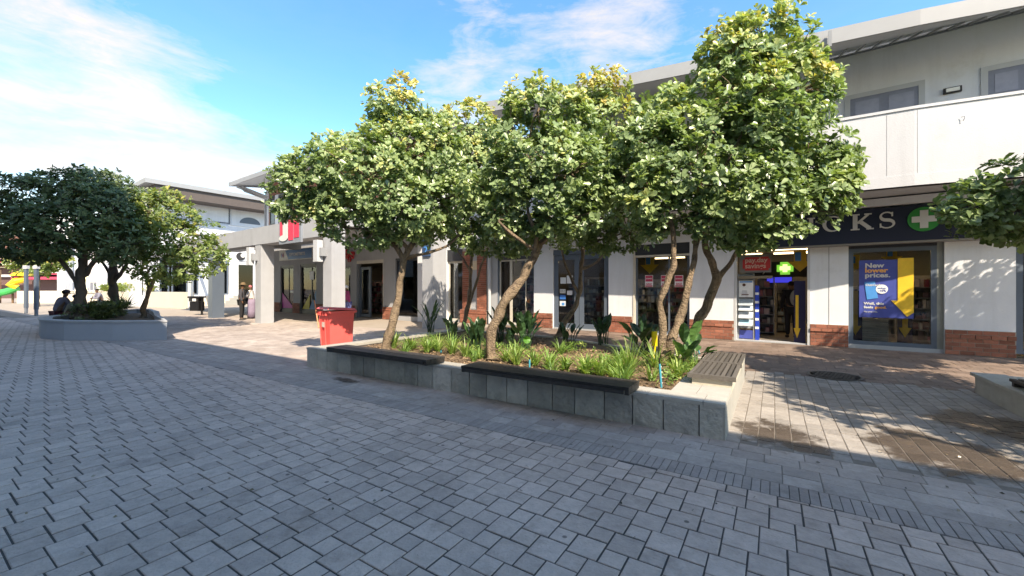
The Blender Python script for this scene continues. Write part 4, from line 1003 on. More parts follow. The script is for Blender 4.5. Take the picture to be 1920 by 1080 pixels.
for s in (JL+.1, JL+4.2, JL+8.4): MB().bar(FB.P(s, 11.1, 8.02), FB.P(s, DJ, 7.6), .12, .22).build('rafter', M_soffit, jb)
MB().tube([FB.P(JL+.2, 11.2, 8.0), FB.P(JL+.2, 11.5, 7.75), FB.P(JL+.02, DJ-.1, 7.5), FB.P(JL+.02, DJ-.1, 4.4)], .06, 8).build('downpipe', M_roof, jb)
# shop windows and door
window(jb, FB, J[526], J[550], .2, 2.85, DJ+.08, .08, mull=((J[526]*.45+J[550]*.55, .05),), mat=M_darkframe)
window(jb, FB, J[563], J[593], .2, 2.85, DJ+.08, .08, mull=((J[563]*.35+J[593]*.65, .06),), mat=M_darkframe)
for a, b in ((526, 550), (563, 593)):
    MB().box(FB, J[a], J[b], DJ+.02, DJ+.3, 2.85, zj).build('header', M_darkframe, jb)
    MB().box(FB, J[a], J[b], DJ+.02, DJ+.4, 0, .2).build('threshold', M_darkframe, jb)
window(jb, FB, J[640], J[657], .62, 2.7, DJ+.08, .06, mat=M_darkframe)
MB().box(FB, J[640], J[657], DJ+.02, DJ+.3, 0, .62).build('wall_pier', M_grey, jb); MB().box(FB, J[640], J[657], DJ+.02, DJ+.3, 2.7, zj).build('wall_pier', M_grey, jb)
window(jb, FB, J[741]+.05, J[783]-.02, .2, 2.9, DJ+.04, .05, mat=M_darkframe)
MB().box(FB, J[741], J[783], DJ+.02, DJ+.4, 0, .2).build('threshold', M_grey, jb); MB().box(FB, J[741]+.01, J[783], DJ+.03, DJ+.3, 2.9, zj).build('header', M_darkframe, jb)
MB().box(FB, J[668], J[719], DJ+.02, DJ+.3, 2.82, zj).build('header', M_cream, jb)
MB().box(FB, J[668], J[668]+.12, DJ+.02, DJ+.2, 0, 2.82).build('door_jamb', M_slategrey, jb); MB().box(FB, J[719]-.08, J[719], DJ+.02, DJ+.2, 0, 2.82).build('door_jamb', M_cream, jb)
window(jb, FB, J[668]+.13, J[668]+1.05, .05, 2.65, DJ+.12, .14, mat=M_frame, name='door_leaf')
interior(FB, JL+.4, JR-.1, 13.25, 18.5, 2.95, wallc=(.5, .48, .42), lights=[(J[563], 15, 1.2), (J[668]+.6, 15, 1.2), (J[741]+.5, 15, 1.2), (J[526], 16.5, 1.2)], lab='cream interior of the shops under the arcade')
shelf(FB, FB.at(545, 15.5), FB.at(556, 15.5), 15.5, 2.0, 'tall rack behind the left arcade shop window', M_goods, 5)
shelf(FB, FB.at(692, 15), FB.at(716, 15), 15, 2.0, 'dark rack just inside the open glass door', M_goods, 6)
# magenta and yellow window films
def tri(fr, pts, D, mat, name, parent, th=.004):
    n = len(pts); P = [fr.P(a, dd, z) for dd in (D, D+th) for a, z in pts]
    return MB().mesh(P, [tuple(range(n)), tuple(range(2*n-1, n-1, -1))]+[(k, n+k, n+(k+1) % n, (k+1) % n) for k in range(n)]).build(name, mat, parent)
wf = thing('window_film', 'magenta triangle film at the foot of the left arcade window', 'window film', FB.P(J[526]+.3, DJ+.07, .3))
tri(FB, [(J[526]+.08, .28), (J[550]-.05, .28), (J[526]+.08, 1.25)], DJ+.07, pbr('film_magenta', (.45, .05, .3), .5), 'film', wf)
wf = thing('window_film', 'yellow and blue triangle films at the foot of the second arcade window', 'window film', FB.P(J[563]+.3, DJ+.07, .3))
tri(FB, [(J[563]+.1, .28), (J[563]*.5+J[593]*.5, .28), (J[563]*.45+J[593]*.55, 1.2)], DJ+.07, pbr('film_yellow', (.5, .42, .05), .5), 'film', wf)
tri(FB, [(J[563]*.5+J[593]*.5, .28), (J[593]-.08, .28), (J[593]-.08, 1.5)], DJ+.066, pbr('film_blue', (.05, .2, .4), .5), 'film', wf)
s = (J[563]+J[593])/2+.1; t = thing('window_notice', 'grey framed notice standing in the second arcade window', 'notice', FB.P(s, DJ+.4, 1))
MB().box(FB, s-.25, s+.35, DJ+.2, DJ+.22, 1.2, 2.0).build('frame', M_slategrey, t); MB().box(FB, s-.21, s+.31, DJ+.19, DJ+.199, 1.25, 1.95).build('sheet', M_cardw, t)
for k in range(4): MB().box(FB, s-.15+.24*(k % 2), s+.02+.24*(k % 2), DJ+.184, DJ+.189, 1.35+.28*(k//2), 1.53+.28*(k//2)).build('print_block', M_slategrey, t)
t = thing('window_notice', 'white sheet above the framed notice in the second arcade window', 'notice', FB.P(s+.1, DJ+.07, 2.1)); MB().box(FB, s-.05, s+.4, DJ+.068, DJ+.074, 2.05, 2.55).build('sheet', M_cardw, t)
s = J[550]-.35; t = thing('window_notice', 'small white card stuck on the left arcade window', 'notice', FB.P(s, DJ+.07, 1.3)); MB().box(FB, s-.2, s+.2, DJ+.068, DJ+.074, 1.25, 1.4).build('sheet', M_cardw, t)
t = thing('window_notice', 'red sheet with a white edge inside the open glass door', 'notice', FB.P(J[719]-.6, DJ+.6, 1.7)); MB().box(FB, J[719]-.75, J[719]-.1, DJ+.5, DJ+.51, 1.75, 2.25).build('sheet', pbr('board_red', (.42, .03, .03), .5), t)
text('Bonus', FB, J[719]-.7, DJ+.495, 2.02, .16, M_letter, t); text('Offers', FB, J[719]-.7, DJ+.495, 1.82, .16, M_letter, t)
# patterned window of crescents (horseshoe prints)
t = thing('window_display', 'pale display panel printed with rows of grey and blue horseshoe shapes', 'window display', FB.P(J[741]+.5, DJ+.3, .3))
a, b = J[741]+.06, J[783]-.03; MB().box(FB, a, b, DJ+.16, DJ+.17, .3, 2.75).build('panel', pbr('display_white', (.6, .6, .56), .5), t)
mm_ = [pbr('print_brown', (.2, .16, .14), .6), M_cardb]
for r in range(6):
    for c in range(4):
        x = a+.16+c*(b-a-.3)/3; z = .42+r*.27; mb = MB(); prev = None
        for k in range(9):
            an = R(-50+k*280/8); q = (x+.075*math.cos(an), z+.085*math.sin(an))
            if prev: mb.bar(FB.P(prev[0], DJ+.155, prev[1]), FB.P(q[0], DJ+.155, q[1]), .022, .006, up=Vector((*FB.n, 0)))
            prev = q
        mb.build('horseshoe', mm_[c == 0], t)
MB().box(FB, a+.5, a+1.1, DJ+.12, DJ+.13, 2.05, 2.7).build('header_card', M_cardw, t); MB().box(FB, a+.5, a+1.1, DJ+.11, DJ+.119, 2.62, 2.7).build('header_strip', M_cardb, t)
# arcade: columns, beams, roof slab
ar = thing('arcade', 'light grey concrete arcade of square columns and deep beams before the shops', 'arcade', FB.P(-16, DC, 0))
cs = [FB.sd(-15.3, 20.9)[0], FB.sd(-10.9, 17.8)[0], FB.sd(-6.45, 14.62)[0]]     # right edges of the columns
cw = .54
for i, s in enumerate(cs):
    MB().box(FB, s-cw, s, DC, DC+cw, 0, 3.45).build('column', M_frame if i == 0 else M_grey, ar)  # first column: slate paint darkened further, tree shade put into its colour
MB().box(FB, cs[0]-9, cs[2]+.0, DC-.02, DC+cw, 3.45, 4.2).build('beam', M_grey, ar)
for i in (0, 1, 2): MB().box(FB, cs[i]-cw+.05, cs[i]-.05, DC+cw+.001, DJ-.13, 3.86, 4.149).build('cross_beam', M_grey, ar)
MB().box(FB, cs[0]-9, cs[2]-.001, DC+cw+.001, DJ-.13, 4.15, 4.19).build('roof_slab', M_soffit, ar)
c3 = FB.sd(-3.0, 15.4)
MB().box(FB, c3[0]-.55, c3[0]+.02, c3[1], c3[1]+.72, 0, 4.25).build('column', M_grey, ar)
MB().box(FB, cs[2]+.005, c3[0]+.02, c3[1]+.02, c3[1]+.70, 4.25, 5.0).build('beam', M_white, ar)
MB().box(FB, cs[2]-.6, cs[2]-.002, DC+cw, c3[1]+.7, 4.2, 4.6).build('beam', M_white, ar)
# column-mounted box lamps
for i, s in ((1, cs[1]-cw), (2, cs[2]-cw)):
    z0 = 2.55 if i == 1 else 2.5
    t = thing('wall_lamp', ['', 'grey box lamp on the column farther from the red bin', 'grey box lamp on the column behind the red bin'][i], 'lamp', FB.P(s, DC, z0), 'box lamps on the arcade columns')
    MB().box(FB, s-.14, s+.12, DC-.30, DC-.08, z0, z0+.78).build('shade', M_soffit, t); MB().box(FB, s+.13, s+.24, DC-.22, DC-.001, z0+.2, z0+.5).build('bracket', M_roof, t)
# optometrist sign
s0, s1 = FB.at(524, DJ-.06), FB.at(586, DJ-.06); z0, z1 = FB.zz(555, 487, DJ), FB.zz(555, 467, DJ)
t = thing('shop_sign', 'blue and white board reading optometrists over the arcade shop windows', 'sign', FB.P((s0+s1)/2, DJ-.06, z0))
MB().box(FB, s0, s1, DJ-.08, DJ-.002, z0, z1).build('panel', M_letter, t)
q = [(s0+.30*(s1-s0), z0+.04), (s1-.04, z0+.04), (s1-.04, z1-.04), (s0+.20*(s1-s0), z1-.04)]
tri(FB, q, DJ-.09, pbr('sign_blue', (.05, .19, .42), .4), 'blue_field', t, .008)
text('OPTOMETRISTS', FB, s0+.33*(s1-s0), DJ-.095, z0+.24, .27, M_letter, t, off=.005)
for dx in (0, .2):
    tri(FB, [(s0+.3+dx, z0+.15), (s0+.42+dx, z0+.28), (s0+.38+dx, z0+.5), (s0+.24+dx, z0+.36)], DJ-.088, pbr('logo_maroon', (.25, .05, .12), .5) if dx else M_blue, 'logo_mark', t, .006)
# red script letters
s = FB.at(643, DJ-.1); z = FB.zz(655, 482, DJ)
t = thing('shop_sign', 'red script letters fixed to the white wall left of the open door', 'sign', FB.P(s, DJ-.1, z))
text('Rage', FB, s, DJ-.10, z-.05, .78, pbr('script_red', (.50, .015, .025), .35), t, ext=.03, off=.02, name='script_lettering', shear=.35, sx=.62, roll=R(-3))
# square emblem sign on the beam
s0, s1 = FB.at(524, DC-.08), FB.at(565, DC-.08); z0, z1 = FB.zz(545, 456, DC-.08), FB.zz(545, 411, DC-.08)
t = thing('emblem_sign', 'grey board with a red field and white J on the arcade beam', 'sign', FB.P((s0+s1)/2, DC-.08, z0))
MB().box(FB, s0, s1, DC-.10, DC-.022, z0, z1).build('board', pbr('board_slate', (.22, .25, .29), .5), t)
w = s1-s0; h = z1-z0
MB().box(FB, s0+.06*w, s0+.36*w, DC-.115, DC-.101, z0+.35*h, z1-.02).build('red_field', pbr('emblem_red', (.72, .03, .08), .45), t)
MB().box(FB, s0+.46*w, s0+.66*w, DC-.117, DC-.101, z0+.12*h, z1-.02).build('red_letter', MATS['emblem_red'], t)
MB().box(FB, s0+.70*w, s0+.92*w, DC-.116, DC-.101, z0+.20*h, z1-.02).build('red_letter', MATS['emblem_red'], t)
m_ = MB(); m_.box(FB, s0+.22*w, s0+.44*w, DC-.135, DC-.118, z0+.22*h, z1-.02); m_.mesh([FB.P(s0+.22*w+.20*w*math.cos(a_)-.0*w+.02*w, dd, z0+.24*h+.13*h*math.sin(a_)) for dd in (DC-.134, DC-.119) for a_ in [R(k*20) for k in range(18)]], [tuple(range(18)), tuple(range(35, 17, -1))]+[(k, 18+k, 18+(k+1) % 18, (k+1) % 18) for k in range(18)])
m_.build('white_letter', M_letter, t)
# small dark blue sign high on the big column
D = c3[1]-.03; s0 = c3[0]-.5; t = thing('column_sign', 'small dark blue sign high on the broad column beside the tree trunk', 'sign', FB.P(s0+.2, D, 3)); MB().box(FB, s0, s0+.42, D-.03, D+.028, 2.75, 3.4).build('panel', pbr('sign_darkblue', (.03, .07, .15), .4), t); text('2', FB, s0+.1, D-.034, 2.85, .4, M_cardb, t)
# ============================================================ MODERN BUILDING BEHIND THE ARCADE (its long side runs away from us)
# frame: q runs along FB.n (distance), c runs along FB.t; side wall at c = CW
class Side:                                              # s -> along FB.n, D -> along -FB.t direction (facing right/front)
    def __init__(s, c): s.c = c; s.t = FB.n; s.n = (-FB.t[0], -FB.t[1]); s.a = 0
    def P(s, a, D, z=0.0): return Vector((a*FB.n[0]-D*FB.t[0], a*FB.n[1]-D*FB.t[1], z))
    def sd(s, x, y): return x*FB.n[0]+y*FB.n[1], -(x*FB.t[0]+y*FB.t[1])
    def at(s, px, D):
        u = (px-960)/767; Y = D/-(u*FB.t[0]+FB.t[1]); return u*Y*FB.n[0]+Y*FB.n[1]
    def zz(s, px, py, D):
        u = (px-960)/767; Y = D/-(u*FB.t[0]+FB.t[1]); return 1.55+(540-py)/767*Y
FS = Side(0)
DM = 43.6
mbg = thing('modern_building', 'white modern building with a wide flat roof and big upper windows behind the arcade', 'building', FS.P(12, DM, 0))
q = lambda px: FS.at(px, DM)
zz = lambda px, py: FS.zz(px, py, DM)
a0, a1 = q(262), q(520)
zg = zz(400, 487)
# ground floor: sill wall, piers, recessed windows
MB().box(FS, a0, q(447), DM, DM+.3, 0, zz(380, 553)).build('sill_wall', M_white, mbg)
MB().box(FS, a0, a1, DM, DM+.3, zz(400, 487), zz(400, 420)).build('wall_band', M_white, mbg)
MB().box(FS, a0, a1, DM+.05, DM+.3, zz(450, 424), zz(450, 385)).build('upper_wall', M_white, mbg)
MB().box(FS, q(430), q(447), DM, DM+.3, zz(380, 553), zg).build('wall_pier', M_white, mbg)
MB().box(FS, q(475), a1, DM, DM+.3, 0, zg).build('wall_pier', M_white, mbg)
zs = zz(380, 553)
for a, b in ((300, 318), (322, 353), (361, 373), (411, 429)):
    window(mbg, FS, q(a), q(b), zs, zg-.3, DM+.1, .12, mat=M_frame, g=glass('dim_glass', (.28, .3, .3)))
for a, b in ((270, 299), (353, 361), (373, 411)): MB().box(FS, q(a), q(b), DM+.02, DM+.3, zs, zg).build('wall_pier', M_white, mbg)
MB().box(FS, q(300), q(430), DM+.0, DM+.29, zg-.3, zg).build('header', M_frame, mbg)
MB().box(FS, q(447), q(475), DM+.1, DM+.2, 0, zg-.3).build('doorway_glass', glass('dim_glass'), mbg)
MB().box(FS, q(447), q(475), DM+.05, DM+.25, zg-.35, zg).build('header', M_soffit, mbg)
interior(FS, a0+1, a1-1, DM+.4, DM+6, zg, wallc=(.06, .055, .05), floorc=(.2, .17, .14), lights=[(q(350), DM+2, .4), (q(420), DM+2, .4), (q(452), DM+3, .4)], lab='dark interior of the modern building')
for a in (322, 412): MB().box(FS, q(a)+.1, q(a)+1.4, DM+.15, DM+.3, zs, zs+.8).build('window_board', M_cream, mbg)
# basement vents
for a, b in ((325, 356), (413, 430)):
    v = MB().box(FS, q(a), q(b), DM-.02, DM-.001, .45, .9).build('vent', M_dark, mbg)
    for k in range(3): MB().box(FS, q(a), q(b), DM-.05, DM-.021, .5+k*.13, .54+k*.13).build('bar', M_soffit, v)
# upper glazing, soffit, roof
MB().box(FS, a0, q(432)-.1, DM+.1, DM+.3, zz(400, 420), zz(400, 415)).build('sill', M_white, mbg)
window(mbg, FS, a0, q(432), zz(400, 417), zz(432, 385), DM+.05, .14, mull=((q(375), .2), (q(320), .2)), trans=((zz(400, 402), .2),), mat=M_frame, g=M_skyglass)
MB().box(FS, q(434), a1, DM+.0, DM+.3, zz(450, 424)-.01, 10.2).build('upper_wall', M_white, mbg)
arch = [(q(449)+ (q(488)-q(449))*(.5-.5*math.cos(R(k*15))), zz(468, 420)+.62*math.sin(R(k*15))) for k in range(13)]
tri(FS, arch, DM-.02, M_frame, 'arched_window', mbg, .015)
ze = FS.zz(340, 352, DM-2)
MB().box(FS, FS.at(272, DM-2), a1+14, DM-2, DM+8, ze, ze+.35).build('roof_slab', M_roof, mbg)
MB().box(FS, FS.at(290, DM-1.8), a1+14, DM-1.8, DM+.0, ze-.85, ze-.001).build('soffit', pbr('soffit_brown', (.09, .075, .07), .8), mbg)
MB().box(FS, a0, a1, DM+.301, DM+.4, zz(400, 385), ze-.01).build('wall_core', M_white, mbg)
MB().box(FS, a0, a0+.2, DM+.31, DM+7, 0, ze).build('side_wall', M_white, mbg)
# slim pergola posts in front of it
for px, yb, w, c in ((357, 579, .22, M_soffit), (376, 566, .3, M_soffit)):
    g = G(px, yb); MB().box(WORLD, g.x-w/2, g.x+w/2, g.y-w/2, g.y+w/2, 0, 3.9).build('pergola_post', c, mbg)
MB().bar(G(357, 579)+Vector((0, 0, 3.9)), G(376, 566)+Vector((0, 0, 3.9)), .2, .2).build('pergola_beam', M_soffit, mbg)
z_ = FS.zz(452, 481, DM); t = thing('round_emblem', 'small round dark emblem on the white wall above the standing pair', 'emblem', FS.P(q(452), DM, z_))
disc(FS, q(451), DM-.06, z_, .38, .05, M_dark, t, 'disc'); disc(FS, q(455), DM-.065, z_+.1, .2, .01, M_letter, t, 'inset')
# litter bin on the dark column
g = G(381, 590); t = thing('litter_bin', 'black litter bin with a lid fixed beside the first arcade column', 'bin', (g.x-.1, g.y-.3, 0))
MB().box(WORLD, g.x-.35, g.x+.15, g.y-.55, g.y-.1, .25, .78).build('body', M_black, t); MB().box(WORLD, g.x-.45, g.x+.2, g.y-.6, g.y-.05, .98, 1.08).build('lid', M_black, t)
MB().box(WORLD, g.x-.15, g.x+.05, g.y-.62, g.y-.601, .80, .95).build('label_plate', M_letter, t); MB().box(WORLD, g.x+.12, g.x+.2, g.y-.35, g.y-.28, 0, .98).build('post', M_black, t)
MB().box(WORLD, g.x-.40, g.x+.11, g.y-.56, g.y-.10, .79, .975).build('hood', M_dark, t)

# ============================================================ FAR LEFT: terrace wall, posts, play area, red shops, tower
M_creamwall = pbr('cream_terrace', (.55, .51, .43), .85, .06, 1)
tw = thing('terrace_wall', 'long low cream terrace wall in the sun behind the seated pair', 'wall', G(140, 580))
A_, B_ = G(-10, 574), G(255, 578)
A_ = Vector((-38, 38, 0)); B_ = Vector((-24, 30.5, 0))
for k in range(6):
    u, v = A_.lerp(B_, k/6), A_.lerp(B_, (k+1)/6); MB().bar(u+Vector((0, 0, .62)), v+Vector((0, 0, .62)), .5, 1.24).build('wall_block', M_creamwall, tw)
tr_ = thing('hedge', 'row of low green plants on top of the cream terrace wall', 'hedge', (A_.x, A_.y, 1.24))
for i, (px, yb, label) in enumerate(((49, 588, 'slim grey post at the far left, the left one of a pair'), (68, 592, 'slim grey post nearer the seated man, the right one of a pair'))):
    g = G(px, yb); t = thing('lamp_post', label, 'post', g, 'grey posts at the far left')
    zt = 1.55+(540-504)/767*g.y
    MB().box(WORLD, g.x-.08, g.x+.08, g.y-.06, g.y+.06, .35, zt).build('shaft', M_frame, t); MB().box(WORLD, g.x-.06, g.x+.06, g.y-.05, g.y+.05, 0, .349).build('foot', M_slategrey, t)
    MB().box(WORLD, g.x-.11, g.x+.11, g.y-.09, g.y+.09, zt+.001, zt+.2).build('cap', M_letter, t)
# white columns building
wb = thing('white_column_building', 'white building with tall square columns seen behind the dark trees', 'building', (-38, 52, 0))
for px0, px1, Y in ((107, 122, 46), (126, 135, 48), (140, 146, 46), (181, 200, 46), (212, 222, 50), (226, 262, 52)):
    x0, x1 = (px0-960)/767*Y, (px1-960)/767*Y; MB().box(WORLD, x0, x1, Y, Y+.8, 0, 6.4).build('column', M_white, wb)
MB().box(WORLD, -56, -38, 54, 54.4, 0, 9).build('rear_wall', pbr('pale_lilac_wall', (.5, .48, .5), .85), wb)
MB().box(WORLD, -53, -40, 45.9, 47, 6.4, 9.5).build('upper_wall', M_white, wb)
for k in range(3): MB().box(WORLD, -50.5+k*3.4, -48.2+k*3.4, 53.9, 53.99, 1.6, 4.6).build('window', M_skyglass, wb)
rl = thing('terrace_railing', 'white metal railing on the terrace between the dark tree trunks', 'railing', (-46, 41, 1.2))
A_, B_ = Vector(((113-960)/767*41, 41, 0)), Vector(((196-960)/767*41, 41, 0))
for z in (1.3, 2.15): MB().bar(A_+Vector((0, 0, z)), B_+Vector((0, 0, z)), .06).build('rail', M_letter, rl)
for k in range(13): MB().bar(A_.lerp(B_, k/12)+Vector((0, 0, 1.24)), A_.lerp(B_, k/12)+Vector((0, 0, 2.15)), .04).build('baluster', M_letter, rl)
MB().box(WORLD, -50, -34, 41.3, 44, 0, 1.25).build('terrace_block', M_creamwall, rl)
# steps below the terrace
st = thing('terrace_steps', 'pale broad steps leading up to the white column building', 'steps', G(240, 572))
for k in range(4): MB().box(WORLD, -33.5, -25, 35.2+k*.5, 38, k*.22+.002, (k+1)*.22).build('step', M_creamwall, st)
# red shops
rs = thing('red_shop_building', 'long two storey shop building with red signs at the far left', 'building', (-66, 60, 0))
Y0 = 60
xx = lambda px: (px-960)/767*Y0
zr = lambda py: 1.55+(540-py)/767*Y0
MB().box(WORLD, xx(-120), xx(112), Y0, Y0+.5, zr(519), zr(515)).build('sign_band_edge', M_letter, rs)
MB().box(WORLD, xx(-120), xx(112), Y0+2, Y0+2.4, 0, zr(500)).build('shop_wall', pbr('shop_shade', (.12, .07, .07), .8), rs)
MB().box(WORLD, xx(20), xx(112), Y0, Y0+.4, zr(524), zr(512)).build('red_awning', pbr('awning_red', (.45, .05, .10), .6), rs)
MB().box(WORLD, xx(40), xx(112), Y0-.1, Y0+.39, zr(511.9), zr(502)).build('white_fascia', M_letter, rs)
MB().box(WORLD, xx(-120), xx(22), Y0-.2, Y0+.4, zr(492), zr(480)).build('red_sign', pbr('sign_red', (.65, .03, .05), .5), rs)
text('MARKET', WORLD, xx(-10), Y0-.25, zr(490), .75, M_letter, rs)
MB().box(WORLD, xx(-120), xx(50), Y0-.1, Y0+.4, zr(497), zr(492.1)).build('pale_fascia', M_letter, rs)
MB().box(WORLD, xx(-120), xx(112), Y0+1, Y0+1.5, zr(500), zr(440)).build('upper_wall', pbr('upper_brickwork', (.22, .11, .09), .85, .1, 2), rs)
for k in range(5): MB().box(WORLD, xx(-60+k*22), xx(-50+k*22), Y0+.9, Y0+.99, zr(474), zr(452)).build('window', M_skyglass, rs)
for z in (478, 474.5): MB().box(WORLD, xx(-120), xx(42), Y0-.3, Y0-.22, zr(z), zr(z-.8)).build('balcony_rail', M_letter, rs)
for k in range(9): MB().box(WORLD, xx(-40+k*9), xx(-39.4+k*9), Y0-.3, Y0-.22, zr(480), zr(474)).build('baluster', M_letter, rs)
# playground slide: tower, curly green and yellow chute
pg = thing('playground_slide', 'bright plastic playground tower with a green and yellow slide at the far left', 'playground', Vector(((22-960)/767*42, 42, 0)))
ox, oy = (22-960)/767*42, 42
mp = lambda n, c: pbr(n, c, .4)
for dx in (-1.2, .1): MB().box(WORLD, ox+dx-.06, ox+dx+.06, oy-.06, oy+.06, 0, 3.4).build('post', mp('play_brown', (.2, .12, .07)), pg)
MB().box(WORLD, ox-1.2, ox+.2, oy-.6, oy+.6, 1.2, 1.3).build('deck', mp('play_orange', (.7, .2, .05)), pg)
MB().tube([Vector((ox+1.5, oy, 2.5)), Vector((ox+.9, oy-.4, 2.25)), Vector((ox+.6, oy-.6, 1.9)), Vector((ox+.9, oy-.3, 1.6))], .35, 10).build('upper_chute', mp('play_yellow', (.75, .5, .03)), pg)
MB().tube([Vector((ox+.9, oy-.3, 1.55)), Vector((ox+.2, oy-.5, 1.2)), Vector((ox-.5, oy-.7, 1.0)), Vector((ox-.8, oy-.8, .6))], .34, 10).build('lower_chute', mp('play_green', (.03, .4, .1)), pg)
MB().lathe((ox+1.0, oy, 2.8), [(.9, 0), (.5, .35), (.05, .6)], 10).build('canopy', mp('play_yellow', (.7, .5, .05)), pg)
MB().ball((ox+.3, oy+2, 5.0), (.6, .5, .55)).build('green_figurehead', mp('play_green', (.03, .4, .1)), pg)
MB().tube([(ox+.3, oy+2, 0), (ox+.3, oy+2, 4.7)], .08, 8).build('mast', M_slategrey, pg)

# ============================================================ LEFT PLANTER (rendered, rounded)
M_bluegrey = pbr('painted_render', (.36, .39, .43), .8, .05, 2, .2, 50, dirt=((.26, .28, .31), 2.0, .58, .4))
lp = thing('rounded_planter', 'low grey rendered planter with a rounded end under the dark trees', 'planter', (-13.5, 14.5, 0))
ctr = [(-10.25, 12.15), (-11.7, 11.98), (-13.2, 12.05), (-14.4, 12.5), (-15.5, 13.4), (-16.3, 14.6), (-17.0, 16.2), (-17.5, 18.0), (-17.4, 19.0), (-16.9, 19.1), (-14.6, 16.9), (-12.4, 14.4)]
cc = Vector((-14.4, 15.2))
def ring(k, off): x, y = ctr[k % len(ctr)]; v = cc-Vector((x, y)); v.normalize(); return (x+v.x*off, y+v.y*off)
n_ = len(ctr)
def wallring(z0, z1, o0, o1, name, mat):
    P = [(*ring(k, o0), z0) for k in range(n_)]+[(*ring(k, o0), z1) for k in range(n_)]+[(*ring(k, o1), z1) for k in range(n_)]+[(*ring(k, o1), z0) for k in range(n_)]
    f = []
    for k in range(n_):
        j = (k+1) % n_; f += [(k, j, n_+j, n_+k), (n_+k, n_+j, 2*n_+j, 2*n_+k), (2*n_+k, 2*n_+j, 3*n_+j, 3*n_+k), (3*n_+k, 3*n_+j, j, k)]
    return MB().mesh(P, f).build(name, mat, lp)
wallring(0, .535, 0, .28, 'wall', M_bluegrey); wallring(.536, .585, -.03, .31, 'rim', pbr('rim_render', (.38, .39, .40), .8, .06, 3))
MB().mesh([(*ring(k, .27), .40) for k in range(n_)], [tuple(range(n_))]).build('soil', M_soil, lp)

# ============================================================ BUILDING ACROSS THE PLAZA (behind the camera; its shadow lies on the plaza)
ob = thing('opposite_building', 'white building across the plaza behind the viewer whose shadow covers the paving', 'building', FP.P(-5, -5, 0))
MB().box(FP, -40, 16, -4.2, -3.9, 0, 8.9).build('front_wall', M_white, ob)
MB().box(FP, -40, 16, -12, -.78, 8.95, 9.1).build('roof_slab', M_roof, ob)
MB().box(FP, -23.4, -7.5, -9, -1.7, 9.101, 15).build('tower', M_white, ob)  # unseen tower, added to cast shade over the dark trees at left
for k in range(9): MB().box(FP, -38+k*6, -35+k*6, -3.89, -3.86, .3, 2.8).build('window', M_skyglass, ob)
MB().box(FP, -40, 16, -12, -11.8, 0, 8.9).build('rear_wall', M_white, ob)

# ============================================================ TREES
M_bark = pbr('bark', (.25, .185, .125), .9, .25, 14, 1.0, 38, bdist=.05, detail=9, dirt=((.07, .05, .04), 9, .5, .75))
M_barkd = pbr('bark_dark', (.12, .095, .075), .9, .2, 9, .8, 30, bdist=.03)
M_leaf = leafmat('leaf_green', [(0, (.10, .16, .07)), (.35, (.23, .32, .15)), (.62, (.32, .41, .19)), (.8, (.44, .46, .18)), (.93, (.52, .46, .16)), (1, (.50, .38, .11))], .30, .24)
M_leafdark = leafmat('leaf_dark', [(0, (.055, .09, .035)), (.5, (.11, .16, .06)), (.9, (.18, .23, .08)), (1, (.26, .2, .06))], .42, .15)
M_leafsmall = leafmat('leaf_yellowgreen', [(0, (.08, .14, .04)), (.5, (.20, .27, .08)), (.8, (.34, .32, .08)), (1, (.46, .36, .08))], .45, .3)

